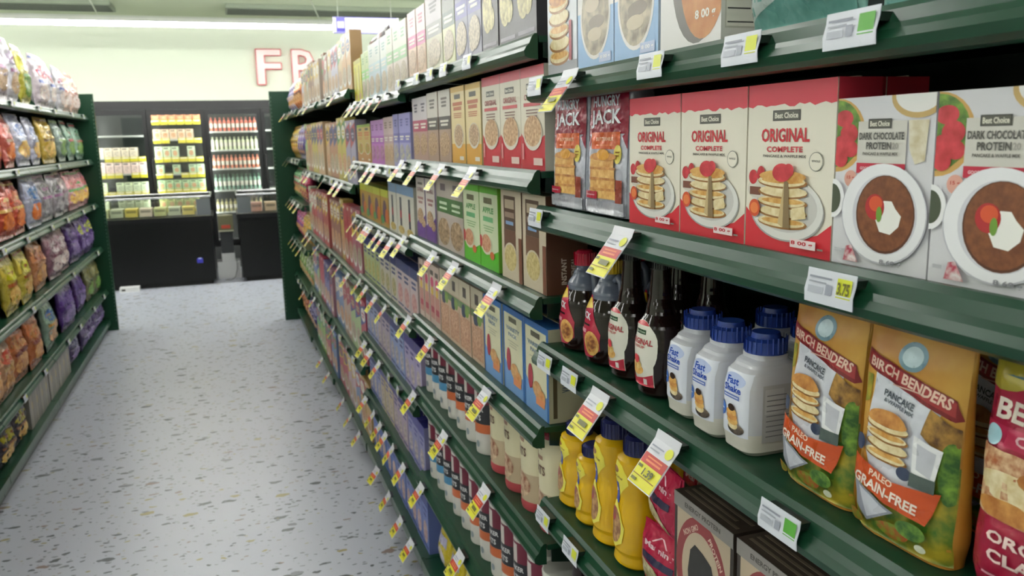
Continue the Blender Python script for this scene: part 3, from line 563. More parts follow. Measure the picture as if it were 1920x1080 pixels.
put(b3, XF+0.044, 1.291, 0.86, RZ_R, 'tall yellow shaker bottle with navy cap', LEV[3], 'bottle', 2)
put(b4, XF+0.044, 1.2, 0.86, RZ_R, 'tall yellow shaker bottle with navy cap', LEV[3], 'bottle', 1)
for y in (1.458,): put(b1, XF+0.135, y, 0.86, RZ_R, 'short yellow shaker bottle in back row', LEV[3], 'bottle', y)
for y in (1.30, 1.208): put(b3, XF+0.135, y, 0.86, RZ_R, 'tall yellow shaker bottle in back row', LEV[3], 'bottle', y)
A_PINK = [('r',0,0,1,1,'#b01840'),('p',[(0.3,0.8),(0.5,0.92),(0.7,0.8),(0.66,0.8),(0.5,0.89),(0.34,0.8)],'#dba8b4'),('t','Manning',0.5,0.72,0.72,0.12,'#e6c4cc'),('r',0.1,0.5,0.9,0.6,'#2f2a4a'),('p',[(0.1,0.08),(0.1,0.48),(0.5,0.46),(0.85,0.2),(0.85,0.08)],food('#8a7a3c','#d8cfae',90))]
pk = bag('muffin_mix_packet', 0.115, 0.112, 0.045, A_PINK, '#b01840', seed=11, n=2.6, grid=0.012)
for z in (0.86, 0.97): put(pk, XF+0.01, 1.082, z, RZ_R + (0.12 if z < 0.9 else -0.1), 'crimson muffin mix packet', LEV[3], 'packet', z)
for z in (0.86, 0.97): put(pk, XF+0.075, 1.075, z, RZ_R, 'crimson packet in back row', LEV[3], 'packet', z)
kd = carton('cake_mix_box', 0.152, 0.218, 0.07, A_KOD, side='#3d332c', top='#4a3f36', flap=False)
mb = MB(); 
for i in range(5): mb.box((-0.066, 0.01+i*0.012, 0.2182), (0.066-(i % 2)*0.02, 0.015+i*0.012, 0.2186), mat('#75695a'))
mb.build('printed_lid_text', kd)
for y in (0.935, 0.775, 0.615):
    put(kd, XF+0.004, y, 0.86, RZ_R, 'dark brown box with bear and red ring', LEV[3], 'box', y)
    put(kd, XF+0.082, y, 0.86, RZ_R, 'dark brown box in back row', LEV[3], 'box', y)
# fifth shelf: dark bottles
for i, y in enumerate((1.44, 1.345, 1.25, 1.155, 1.06)): put(sb, XF+0.036, y, 0.52, RZ_R, 'dark bottle with black cap', LEV[4], 'bottle', y, sc=(1, 1, 1.12))
for i, y in enumerate((1.39, 1.29)): put(sb, XF+0.125, y, 0.52, RZ_R, 'dark bottle in back row', LEV[4], 'bottle', y, sc=(1, 1, 1.12))

# ------------------------------------------------------------------ generic printed cartons
def art_bar(base, band, title, pic, band2=None, seed=0):
    r = random.Random(seed)
    o = [('r',0,0,1,1,base)]
    if band2: o += [('r',0,0,1,0.26,band2)]
    o += [('r',0,0.93,1,1,band)] + [('r',0.28,0.84,0.72,0.9,'#4c4a42')] + bars(0.5,0.8,0.7,2,title,0.045,0.06,seed) + bars(0.5,0.66,0.6,3,title,0.012,0.025,seed)
    o += [('e',0.55,0.36,0.36,0.16,'#d8d2c6',22),('e',0.55,0.37,0.32,0.14,pic,20),('r',0.6,0.05,0.9,0.1,'#e6e0d4')]
    return o
def art_split(top, mid, bot, title, pic, seed=0):
    return [('r',0,0,1,1,bot),('r',0,0.62,1,1,top),('r',0,0.46,1,0.64,mid)] + bars(0.5,0.9,0.5,3,title,0.03,0.05,seed) + bars(0.5,0.59,0.7,2,'#e8e4da',0.03,0.05,seed+1) + [('e',0.5,0.26,0.42,0.17,pic,20),('e',0.35,0.16,0.24,0.08,pic,16)]
def art_cereal(base, accent, logo, pic, seed=0):
    return [('r',0,0,1,1,base),('p',[(0,0.55),(1,0.7),(1,0.96),(0,0.86)],accent),('e',0.5,0.77,0.4,0.11,logo,22)] + bars(0.5,0.8,0.5,2,base,0.03,0.05,seed) + [('e',0.5,0.26,0.44,0.18,'#e8e6e2',24),('e',0.5,0.29,0.4,0.15,pic,22),('r',0.05,0.92,0.35,0.97,'#e6e0d4')]
HEX = lambda h, k: '#%02x%02x%02x' % tuple(max(0, min(255, int(int(h[1+2*i:3+2*i], 16)*k))) for i in range(3))
def row(name, arts, y0, y1, z, wd, h, d, desc, place, cat, deep=1, side=1, side_c=None, x0=None, top=None, jitter=0.003, lean=0, seed=0, fill=True):
    """facings of one product from y0 (near) to y1 (far)"""
    r = random.Random(seed + int(y0*100)); n = max(1, int(round((y1-y0)/wd))); w = (y1-y0)/n; xx = x0 if x0 is not None else (XF if side > 0 else XFL-0.018)
    proto = carton(name, w-0.003, h, d, arts, side=side_c or HEX(arts[0][5] if isinstance(arts[0][5], str) else '#c0b8a8', 0.9), top=top or (arts[0][5] if isinstance(arts[0][5], str) else '#c0b8a8')) if not isinstance(arts, bpy.types.Object) else arts
    for i in range(n):
        y = y0 + w*(i+0.5)
        for k in range(deep):
            put(proto, xx + side*(k*(d+0.004) + r.uniform(0, jitter)), y, z, RZ_R if side > 0 else RZ_L, desc if k == 0 else desc + ' in back row', place, cat, y, lean=lean)
    return proto
BB, BC_ = BAYR[1], BAYR[2]
def P(i, b): return f'{LEV[i]}, {b}'
GB = food('#8a7860', '#cdbfa4', 120)
# second bay, top shelf
row('granola_bar_box', art_split('#dcc8cc','#c8508c','#d6b49a','#b86a80',OAT,1), 2.475, 2.715, 1.785, 0.12, 0.205, 0.06, 'pink and cream granola bar box', P(0,BB), 'box')
row('granola_bar_box', art_split('#b9b4b8','#8a8a86','#bfbca0','#6a6668',GB,2), 2.283, 2.475, 1.785, 0.19, 0.215, 0.06, 'grey and pale green bar box', P(0,BB), 'box')
row('granola_bar_box', art_split('#7c8078','#5c6a60','#cfd0a0','#4a5048',GB,3), 2.145, 2.273, 1.785, 0.12, 0.225, 0.06, 'dark grey-green bar box', P(0,BB), 'box')
row('granola_bar_box', art_split('#8684a0','#6a68a0','#7c7a90','#c8c4dc',GB,4), 1.912, 2.145, 1.785, 0.117, 0.235, 0.06, 'violet grey bar box', P(0,BB), 'box')
A_BLK = [('r',0,0,1,1,'#2e2b30'),('r',0,0.82,0.9,1,'#5e2a34'),('r',0.02,0.6,0.78,0.8,'#d6d0dc'),('r',0.1,0.68,0.6,0.72,'#4c4650'),('e',0.36,0.38,0.3,0.2,food('#d8cf8a','#8a7a4c',60)),('e',0.6,0.3,0.2,0.1,food('#d8cf8a','#8a7a4c',60)),('r',0.1,0.06,0.9,0.09,'#8a8690')]
row('cookie_box', A_BLK, 1.545, 1.905, 1.785, 0.12, 0.25, 0.06, 'black box with cream pictures', P(0,BB), 'box')
# second shelf
row('granola_bar_box', art_split('#d6d0d4','#b04a68','#b8968c','#5c5668',OAT,5), 2.495, 2.71, 1.53, 0.107, 0.195, 0.06, 'white and pink bar box', P(1,BB), 'box')
row('granola_bar_box', art_split('#d8d2ca','#4c4644','#b09484','#6a625c',OAT,6), 2.225, 2.495, 1.53, 0.135, 0.2, 0.06, 'white box with black band', P(1,BB), 'box')
row('granola_bar_box', art_bar('#e6d2a0','#dcb45a','#b86a48',OAT,'#d8a03c',7), 1.940, 2.21, 1.53, 0.135, 0.2, 0.06, 'cream and amber oatmeal bar box', P(1,BB), 'box')
A_REDB = [('r',0,0,1,1,'#ddd6c4'),('r',0,0.9,1,1,'#d04a5c'),('p',[(0,0),(1,0),(1,0.34),(0.8,0.3),(0.3,0.24),(0,0.36)],'#c01f30')] + plate(0.48,0.81,0.44,0.06) + [('t','ORIGINAL',0.5,0.71,0.66,0.06,'#a8605c'),('r',0.14,0.62,0.86,0.655,'#c44a50')] + bars(0.5,0.59,0.5,3,'#8a6a60',0.012,0.03,3) + [('e',0.52,0.36,0.4,0.17,'#d8d0c4',24),('e',0.52,0.38,0.37,0.15,food('#a87a54','#dcbc94',130),24),('r',0.55,0.05,0.92,0.12,'#e4c8c0'),('r',0.06,0.1,0.14,0.26,'#dc8a8c')]
row('oatmeal_box', A_REDB, 1.515, 1.930, 1.53, 0.138, 0.205, 0.07, 'red and cream original oatmeal box', P(1,BB), 'box', side_c='#c9c4b4')
# third shelf
A_RAI = [('r',0,0,1,1,'#d8cfc8')] + [('r',0.9,0,1,1,'#5c3a78')] + bars(0.45,0.92,0.5,1,'#6a6058',0.04) + [('t','OATMEAL',0.45,0.8,0.66,0.07,'#8a5a60')] + bars(0.45,0.68,0.6,2,'#a87a78',0.04,0.07,8) + [('p',[(0,0),(0.9,0),(0.9,0.4),(0.6,0.3),(0.3,0.34),(0,0.22)],'#6a4490'),('e',0.4,0.36,0.3,0.13,OAT),('e',0.7,0.26,0.2,0.08,OAT)]
row('oatmeal_box', A_RAI, 2.425, 2.70, 1.28, 0.14, 0.195, 0.07, 'purple and cream raisin oatmeal box', P(2,BB), 'box')
A_GRB = [('r',0,0,1,1,'#bcb0a8'),('r',0.3,0.84,0.7,0.94,'#6a5c66'),('r',0,0.52,1,0.74,'#4f7a46'),('r',0.2,0.57,0.8,0.6,'#c8d8bc'),('r',0.2,0.64,0.8,0.68,'#c8d8bc'),('e',0.5,0.24,0.46,0.2,food('#7a5f44','#c0a482',90),24),('e',0.6,0.36,0.24,0.08,food('#8a6a4c','#cdb494',90))]
row('granola_box', A_GRB, 2.125, 2.42, 1.28, 0.147, 0.2, 0.07, 'taupe box with green band', P(2,BB), 'box')
A_APP = [('r',0,0,1,1,'#d2dcb8'),('r',0,0.92,1,1,'#62b830'),('p',[(0,0),(1,0),(1,0.26),(0.7,0.2),(0.35,0.17),(0,0.25)],'#58b828'),('r',0.25,0.8,0.7,0.87,'#6a6a4c'),('t','APPLE',0.48,0.72,0.6,0.07,'#5aa05a'),('r',0.2,0.58,0.75,0.64,'#6ab078')] + bars(0.5,0.53,0.6,3,'#8ab47a',0.012,0.03,2) + [('e',0.36,0.3,0.3,0.13,'#d8d0b8'),('e',0.36,0.31,0.26,0.11,food('#b87a54','#d8a888',120)),('e',0.05,0.32,0.08,0.08,'#b8343a'),('e',0.68,0.18,0.12,0.05,'#c86a3c')]
row('oatmeal_box', A_APP, 1.825, 2.12, 1.28, 0.147, 0.2, 0.07, 'lime green apple oatmeal box', P(2,BB), 'box', side_c='#7ab83c')
A_BRN = [('r',0,0,1,1,'#cdbfa8'),('r',0.14,0.56,0.72,0.94,'#5c4638'),('r',0.2,0.8,0.66,0.9,'#b8a890'),('r',0.2,0.7,0.66,0.76,'#a08a78'),('r',0.24,0.62,0.62,0.66,'#7f9fc8'),('r',0.14,0.34,0.72,0.56,'#6e4c38'),('e',0.45,0.25,0.34,0.17,'#cfc4b0',24),('e',0.45,0.25,0.3,0.15,food('#b09a5c','#d8c890',120),24),('r',0.86,0,1,0.5,'#7a4a34')]
brn = row('oatmeal_box', A_BRN, 1.52, 1.80, 1.28, 0.14, 0.2, 0.09, 'brown and cream instant oatmeal box', P(2,BB), 'box', side_c='#5a3a2a')
mb = MB(); art(mb, [('t','INSTANT',0.42,0.3,0.6,0.13,'#cfc0b0',PI/2),('t','OATMEAL',0.66,0.3,0.6,0.13,'#cfc0b0',PI/2)], 0.09, 0.09, lambda x, z, o: (0.0687+o, x+0.045, z+0.02)); sd = mb.build('side_lettering', brn)
# fourth shelf
A_PNK = [('r',0,0,1,1,'#cdb8ac'),('e',0.5,0.7,0.3,0.09,'#c84a70'),('r',0.2,0.82,0.8,0.9,'#5c544c'),('r',0.1,0.1,0.9,0.5,'#c08a80'),('e',0.5,0.56,0.24,0.07,'#d8b848'),('r',0.2,0.2,0.8,0.3,'#a83a4c')]
row('granola_bar_box', A_PNK, 2.425, 2.71, 1.01, 0.071, 0.195, 0.07, 'slim pink bar box', P(3,BB), 'box', deep=2)
A_CRM = [('r',0,0,1,1,'#c8ae98'),('r',0,0.72,1,1,'#cfc4ac'),('r',0.35,0.78,0.65,0.92,'#5c544c'),('r',0.0,0.6,1,0.7,'#6f8a5c'),('e',0.4,0.58,0.2,0.1,'#3f4a60'),('e',0.7,0.6,0.18,0.08,'#7f9a4c'),('r',0.05,0.05,0.95,0.5,food('#a8755a','#d0a88a',110)),('e',0.5,0.34,0.34,0.12,food('#a8755a','#dcb89a',130))]
row('cereal_bar_box', A_CRM, 1.97, 2.42, 1.01, 0.112, 0.2, 0.09, 'cream-topped tan bar box', P(3,BB), 'box', deep=2)
A_BLU = [('r',0,0,1,1,'#d8d4b4'),('r',0,0.93,1,1,'#2f68ac'),('r',0,0,0.06,1,'#2f68ac'),('r',0.92,0,1,1,'#2f68ac'),('p',[(0.06,0),(0.92,0),(0.92,0.26),(0.6,0.2),(0.3,0.26),(0.06,0.36)],'#6f98cc'),('r',0.3,0.84,0.66,0.9,'#5c5a48'),('t','VARIETY',0.48,0.76,0.64,0.05,'#7f94a8'),('t','PACK',0.48,0.69,0.4,0.045,'#7f94a8')] + bars(0.5,0.62,0.5,3,'#b4b49c',0.012,0.03,5) + [('e',0.27,0.38,0.1,0.14,'#a83a48'),('e',0.55,0.28,0.18,0.09,food('#b8804a','#dcb07c',100)),('e',0.74,0.22,0.14,0.08,food('#c87a3c','#dca86c',100)),('r',0.5,0.12,0.85,0.2,'#d88a5c')]
blu = row('oatmeal_box', A_BLU, 1.515, 1.962, 1.01, 0.149, 0.2, 0.09, 'blue oatmeal variety box', P(3,BB), 'box', side_c='#b9b498', top='#2f68ac', deep=2)
mb = MB(); art(mb, [('r',0.1,0.0,0.2,0.5,'#5c5038'),('t','VARIETY PACK',0.42,0.5,0.8,0.1,'#4a5870',PI/2)], 0.09, 0.18, lambda x, z, o: (0.0732+o, x+0.045, z+0.01)); mb.build('side_lettering', blu)
# canisters
def can_art(c3): return [('r',0,0.64,1,0.9,'#701a34'),('r',0.42,0.64,0.62,0.88,'#cfc4c0'),('e',0.2,0.76,0.14,0.1,food('#a8805c','#dcc8ac',90)),('r',0,0.4,1,0.66,'#25252c'),('t','QUAKER',0.5,0.585,0.62,0.07,'#d8d6d8'),('t','OATS',0.5,0.48,0.46,0.07,'#d8d6d8'),('r',0,0.28,1,0.4,c3),('e',0.25,0.3,0.14,0.07,'#b03a48'),('e',0.6,0.13,0.07,0.045,'#8a949c')]
OC = mat('#cfcbc6')
cq = canister('oats_canister', 0.046, 0.215, [(0.086, OC), (0.14, mat('#25252c')), (0.195, mat('#701a34')), (0.3, OC)], can_art('#c8673a'))
cb = canister('oats_canister', 0.046, 0.215, [(0.086, OC), (0.14, mat('#25252c')), (0.195, mat('#b0a8b0')), (0.3, OC)], can_art('#4a8ab4'))
cm = canister('oats_canister', 0.055, 0.235, [(0.02, mat('#b04a50')), (0.09, mat('#bda98c')), (0.215, mat('#d8cfae')), (0.235, mat('#a8303c'))],
    [('r',0,0.92,1,0.95,'#b02a3c'),('r',0.3,0.8,0.58,0.88,'#5a5c48'),('t','OATS',0.44,0.6,0.42,0.09,'#6a4a3c'),('r',0.25,0.7,0.6,0.74,'#a07a64'),('e',0.4,0.26,0.34,0.14,food('#8a4a34','#d8c0a0',60)),('r',0.1,0.04,0.9,0.1,'#b84a50')], lid='#b02a3c')
def cans(pr, y0, y1, z, wd, desc, place, deep=1, dx=0.0, s=1.0):
    n = max(1, int(round((y1-y0)/wd))); w = (y1-y0)/n
    for i in range(n):
        for k in range(deep): put(pr, XF+dx+k*(wd), y0+w*(i+0.5), z, RZ_R, desc + (' in back row' if k else ''), place, 'canister', y0+w*(i+0.5), sc=(s,s,s) if s != 1 else None)
cans(cm, 1.512, 1.983, 0.75, 0.118, 'red-lidded cream oats canister', P(4,BB), 2)
cans(cq, 2.01, 2.42, 0.75, 0.098, 'oats canister with orange band', P(4,BB), 2)
cans(cb, 2.422, 2.709, 0.75, 0.095, 'oats canister with blue band', P(4,BB), 2)
cans(cq, 1.512, 2.40, 0.44, 0.101, 'oats canister with orange band', P(5,BB), 2, s=1.0)
cans(cb, 2.405, 2.708, 0.44, 0.1, 'oats canister with blue band', P(5,BB), 2, s=1.0)
A_YB = [('r',0,0,1,1,'#c9b41c'),('r',0.15,0.6,0.85,0.8,'#b0aac8'),('e',0.5,0.4,0.3,0.14,'#ded4dc'),('r',0.2,0.14,0.8,0.26,'#5c4a78'),('r',0,0.9,1,1,'#cfc8d4')]
yb = bag('rice_bag', 0.15, 0.2, 0.07, A_YB, '#c4ae20', seed=21, grid=0.02, nz=16, na=24)
for y in (2.1, 2.26, 2.42, 2.58): put(yb, XF+0.005, y, 0.1, RZ_R, 'yellow and lilac grain bag', P(6,BB), 'bag', y)
A_BG = [('r',0,0,1,1,'#b8a48c'),('r',0.2,0.66,0.8,0.78,'#6a5060'),('e',0.5,0.36,0.36,0.18,food('#a8845c','#dcc8a4',90)),('r',0,0.9,1,1,'#b09ab0')]
bg = bag('grain_bag', 0.14, 0.21, 0.07, A_BG, '#b8a48c', seed=22, grid=0.02, nz=16, na=24)
for y in (1.6, 1.75, 1.9): put(bg, XF+0.005, y, 0.1, RZ_R, 'beige grain bag', P(6,BB), 'bag', y)

# third bay
A_Y = [('r',0,0,1,1,'#d6d02c'),('r',0,0.9,1,1,'#c2b81c'),('r',0.36,0.1,0.62,0.85,'#b0a410'),('r',0.1,0.3,0.3,0.7,'#e4e08a'),('e',0.5,0.15,0.3,0.08,'#c8a86a')]
row('snack_bar_box', A_Y, 3.70, 3.93, 1.76, 0.115, 0.19, 0.07, 'bright yellow snack bar box', P(0,BC_), 'box')
row('snack_bar_box', art_split('#c4d89a','#8ccc6a','#c9d8b4','#7aa85a',GB,12), 3.50, 3.70, 1.76, 0.1, 0.2, 0.07, 'pale lime snack bar box', P(0,BC_), 'box')
row('snack_bar_box', art_split('#d4dcd4','#b4ccd0','#c4d4dc','#8aa8a4',GREY_ if False else GB,13), 3.10, 3.50, 1.76, 0.133, 0.215, 0.07, 'icy white-green snack bar box', P(0,BC_), 'box')
row('snack_bar_box', art_split('#d4d8c8','#94c08c','#d8ccc0','#7aa880',GB,14), 2.74, 3.10, 1.76, 0.12, 0.225, 0.07, 'white and mint snack bar box', P(0,BC_), 'box')
A_DKB = [('r',0,0,1,1,'#3a3436'),('e',0.5,0.6,0.34,0.2,'#6a2830'),('e',0.4,0.3,0.3,0.15,'#4a6478')]
dk = bag('snack_bag', 0.2, 0.1, 0.07, A_DKB, '#4a3a40', seed=31, grid=0.03, nz=12, na=20)
for y, z in ((3.6, 1.963), (3.82, 1.953)): put(dk, XF+0.06, y, z, RZ_R, 'dark red snack bag lying on boxes', P(0,BC_), 'bag', y)
row('snack_bar_box', art_bar('#c8b468','#8ab03c','#c8703c',food('#c8602c','#8fae3c',60),'#c08a4c',15), 3.55, 3.93, 1.50, 0.19, 0.165, 0.07, 'orange and green snack box', P(1,BC_), 'box')
row('snack_bar_box', art_split('#c08ad0','#a850b8','#c070c4','#7a3a90',food('#8a4a70','#c890c0',60),16), 3.24, 3.55, 1.50, 0.103, 0.175, 0.07, 'magenta snack bar box', P(1,BC_), 'box')
row('snack_bar_box', art_split('#cbb4b4','#b89aa0','#c4ac9a','#8a7064',OAT,17), 3.04, 3.24, 1.50, 0.1, 0.18, 0.07, 'dusty beige snack bar box', P(1,BC_), 'box')
row('snack_bar_box', art_split('#9a98d4','#7a78c0','#a4a2d0','#5c5aa8',food('#7a78b8','#c8c4a0',60),18), 2.74, 3.04, 1.50, 0.1, 0.185, 0.07, 'periwinkle snack bar box', P(1,BC_), 'box')
A_YG = [('r',0,0,1,1,'#b08a3c'),('r',0,0.8,1,1,'#b6be34'),('e',0.5,0.42,0.26,0.3,'#5c4058'),('e',0.75,0.3,0.22,0.2,'#c86a2c'),('e',0.2,0.18,0.2,0.12,'#4a9a58')]
row('fruit_snack_box', A_YG, 3.22, 3.93, 1.25, 0.178, 0.15, 0.1, 'yellow-green fruit snack box', P(2,BC_), 'box', deep=2, top='#8f9a3c')
A_BW = [('r',0,0,1,1,'#cfccc0'),('r',0,0.82,1,1,'#6f90b4'),('r',0.38,0.2,0.6,0.76,'#4a4c58'),('r',0.4,0.35,0.58,0.5,'#b04048'),('e',0.5,0.12,0.36,0.08,food('#b0903c','#d8c480',60))]
row('cracker_box', A_BW, 2.74, 3.2, 1.25, 0.153, 0.185, 0.08, 'white box with blue top', P(2,BC_), 'box')
CBX = [('#6a60a8','#c4bcdc','#c8c0dc'), ('#8c78b8','#d8cce0','#bcb0d4'), ('#5a68a8','#c8d0e4','#b4b8d4')]
A_SQ = lambda b, t, p, s: [('r',0,0,1,1,b),('r',0,0.8,1,1,t)] + bars(0.5,0.74,0.6,2,t,0.05,0.09,s) + [('e',0.5,0.32,0.34,0.2,p,18),('r',0.08,0.06,0.92,0.1,t)]
row('pastry_box', A_SQ('#b8c48c','#26347a',food('#8a9a3c','#d8c480',60),1), 3.5, 3.93, 0.965, 0.107, 0.19, 0.09, 'navy-topped green pastry box', P(3,BC_), 'box', deep=2, top='#2c3a78')
row('pastry_box', A_SQ('#cbc4b4','#343c70',food('#7a8a3c','#d0b890',60),2), 3.12, 3.5, 0.965, 0.127, 0.185, 0.09, 'navy-topped cream pastry box', P(3,BC_), 'box', deep=2, top='#343c70')
row('pastry_box', A_SQ('#cbb8b8','#3c4474',food('#b0606a','#d8b4a8',60),3), 2.74, 3.12, 0.965, 0.127, 0.185, 0.09, 'navy-topped pink pastry box', P(3,BC_), 'box', deep=2, top='#3c4474')
for lv, z, cs, hh in ((4, 0.68, (('#a89cc0','#3a3080'), ('#8c9cc8','#2c3078'), ('#b4a4b4','#3c2f78'), ('#9aa4cc','#2f2f6c')), 0.2), (5, 0.39, (('#8c8ab8','#3a3a90'), ('#b09cb0','#3a3080'), ('#c4b494','#4a4a98'), ('#8c94c4','#2c3078')), 0.195)):
    for i, (b, t) in enumerate(cs):
        nm = ['lilac', 'blue', 'mauve', 'icy'] if lv == 4 else ['violet', 'rose', 'sand', 'sky']
        row('toaster_pastry_box', A_SQ(b, t, food(HEX(b, .7), '#d8c8c0', 60), i), 2.74+0.2975*i, 2.74+0.2975*(i+1), z, 0.099, hh, 0.09, f'{nm[i]} navy-topped pastry box', P(lv,BC_), 'box', deep=2, top=t)
row('toaster_pastry_box', A_SQ('#6c7cc0','#20308c',food('#a0708c','#d8c0b0',60),5), 2.74, 3.34, 0.1, 0.1, 0.22, 0.09, 'royal blue pastry box', P(6,BC_), 'box', top='#20308c', deep=2)
row('toaster_pastry_box', A_SQ('#4a6ab8','#203c9c',food('#b08a8c','#d8c0b0',60),6), 3.34, 3.93, 0.1, 0.118, 0.22, 0.09, 'cobalt pastry box', P(6,BC_), 'box', top='#203c9c', deep=2)

# far right bays: cereal boxes
PAL = [['#c8b8a8','#c4c0d0','#8f6a58','#cbb488','#9aa0c8','#b8b4a8','#c8a070'], ['#c0b458','#94b878','#a8a4c0','#c8a884','#b4846c','#9a5a94','#a84c5c'], ['#b85a58','#c0907c','#a8b8a0','#b06a78','#c0a45c','#9a6a60','#b84c50'],
       ['#7088b0','#c0a898','#7c74a8','#a8c088','#b8485c','#c8b8c0','#a87888'], ['#c89098','#b84c5c','#c8b0b8','#98b858','#6cb070','#6c84b4','#c8a468']]
NM = {'#c8b8a8':'beige','#c4c0d0':'pale lilac','#8f6a58':'cocoa','#cbb488':'wheat','#9aa0c8':'powder blue','#b8b4a8':'stone grey','#c8a070':'caramel','#c0b458':'mustard','#94b878':'sage green','#a8a4c0':'lavender grey','#c8a884':'tan','#b4846c':'clay','#9a5a94':'plum','#a84c5c':'raspberry','#b85a58':'brick red','#c0907c':'salmon','#a8b8a0':'mint grey','#b06a78':'rose','#c0a45c':'gold','#9a6a60':'rust','#b84c50':'red','#7088b0':'steel blue','#c0a898':'blush','#7c74a8':'violet','#a8c088':'light green','#b8485c':'crimson','#c8b8c0':'pale pink','#a87888':'mauve','#c89098':'pink','#b84c5c':'cherry','#c8b0b8':'dusty pink','#98b858':'lime','#6cb070':'green','#6c84b4':'blue','#c8a468':'honey'}
ri = random.Random(5)
for b, (ya, yb_) in ((3, (3.95, 5.15)), (4, (5.17, 6.37))):
    for lv, z in enumerate([1.83, 1.39, 0.94, 0.50, 0.1]):
        y = ya; k = 0; pal = PAL[lv][:]; ri.shuffle(pal)
        while y < yb_ - 0.12:
            c = pal[k % len(pal)]; nfc = ri.choice((1, 2, 2)); wd = ri.choice((0.15, 0.165, 0.18)); y1 = min(yb_, y + nfc*wd)
            if yb_ - y1 < 0.12: y1 = yb_
            hh = (0.27, 0.33, 0.34, 0.33, 0.30)[lv] * ri.uniform(0.9, 1.0); ac = ri.choice(['#d8d0c0', '#a83a48', '#3f4a90', '#d0b040', '#4f8a50'])
            row('cereal_box', art_cereal(c, ac, ri.choice(['#e4e0d8', '#3a3c60', '#b03a48']), ri.choice([OAT, GB, MULTI]), k), y, y1, z, wd, hh, 0.055, NM[c] + ' cereal box', f'{LEV[lv] if z > 0.2 else LEV[6]}, {BAYR[b]}', 'box')
            y = y1; k += 1
# taller packs on the top shelf of the fourth bay
# farthest right bay: small snack bags
def chip_art(base, logo, band, pic): return [('p',[(0,0.56),(0.3,0.62),(1,0.5),(1,0.86),(0.6,0.8),(0,0.9)],HEX(base,1.25)),('r',0,0,1,0.1,HEX(base,0.7)),('e',0.5,0.68,0.4,0.13,logo,20),('r',0.2,0.64,0.8,0.71,band),('e',0.5,0.3,0.4,0.18,pic,20),('e',0.3,0.22,0.2,0.08,pic,14),('r',0.1,0.46,0.9,0.52,band),('r',0.0,0.93,1,0.97,band)]
cp_cache = {}
def chip(w, h, t, base, logo, band, pic, seed):
    k = (w, h, base, logo)
    if k not in cp_cache: cp_cache[k] = bag('chip_bag', w, h, t, chip_art(base, logo, band, pic), base, seed=seed, grid=0.03, nz=24, na=32, wob=0.017)
    return cp_cache[k]
CRISP = food('#c98a2c', '#ecd07a', 50); CHEET = food('#c8551c', '#e88a34', 50); CORN = food('#b87a3c', '#dcae70', 50)
PURP = food('#4a3070', '#9078b0', 40); PALE = food('#c4a8a4', '#e4dcd8', 40); GREY = food('#6c6670', '#c0bcc4', 40)
FB = [(1.83, [('orange snack bag','#b86a34','#e0b860','#7a2c20'), ('lilac snack bag','#a8a0c0','#6a5aa0','#d8d0dc')]), (1.46, [('violet snack bag','#6a5a98','#c8a8b8','#d0ccdc'), ('gold snack bag','#b89a34','#d8d0b0','#8a5a2c')]),
      (1.12, [('crimson snack bag','#a83058','#d8b0b8','#5c9a6c'), ('green snack bag','#5c9a60','#c8d8c0','#a83a48')]), (0.78, [('amber snack bag','#c89a24','#e0c470','#a85a2c'), ('magenta snack bag','#b83a70','#d8a0b8','#7a3a90')]),
      (0.44, [('grey-green snack bag','#8a9a78','#d8d8c8','#7aa848'), ('lime snack bag','#8aa858','#dce0c0','#5c8a3c')]), (0.1, [('indigo snack bag','#3a3070','#8a80b8','#a89cc0'), ('rust snack bag','#a8562c','#d89a60','#7a3a20')])]
for li, (z, defs) in enumerate(FB):
    for gi, (dn, base, logo, band) in enumerate(defs):
        pr = chip(0.185, 0.26, 0.09, base, logo, band, CORN, 40+li*2+gi)
        for i in range(3): put(pr, XF+0.0, 6.49+gi*0.6+i*0.195, z, RZ_R, dn, f'{LEV[li] if li < 5 else LEV[6]}, {BAYR[5]}', 'bag', i, lean=-0.06)

# ------------------------------------------------------------------ left gondola: chips
XL_ = XFL + 0.006
def chips(z, y0, y1, w, h, dn, base, logo, band, pic, lv, b, lean=-0.14, t=0.085, wig=0.05, rows_=1):
    w *= 1.33; h = min(h*1.12, 9 if lv == 0 else 0.205 if lv == 5 else 0.306); lean *= 0.5; n = max(1, int((y1-y0)/(w*1.02) + 0.45)); w = min(w, (y1-y0)/n*0.97)
    pr = chip(w, h, t, base, logo, band, pic, abs(hash_(base+logo)) % 50); r = random.Random(int(y0*37)+lv)
    pr2 = pr if n < 2 else chip(w*1.001, h*0.96, t*0.9, base, logo, band, pic, 3 + abs(hash_(base+logo)) % 47)
    for i in range(n):
        y = y0 + (y1-y0)*(i+0.5)/n
        put(pr if i % 2 == 0 else pr2, XL_ - r.uniform(0, 0.02), y, z + 0.001, RZ_L + r.uniform(-wig, wig)*1.3, dn, f'{LEV[lv] if lv < 5 else LEV[6]}, {BAYL[b]}', 'bag', y, lean=lean*r.uniform(0.7, 1.15))
def hash_(s): return sum(ord(c)*(i+3) for i, c in enumerate(s))
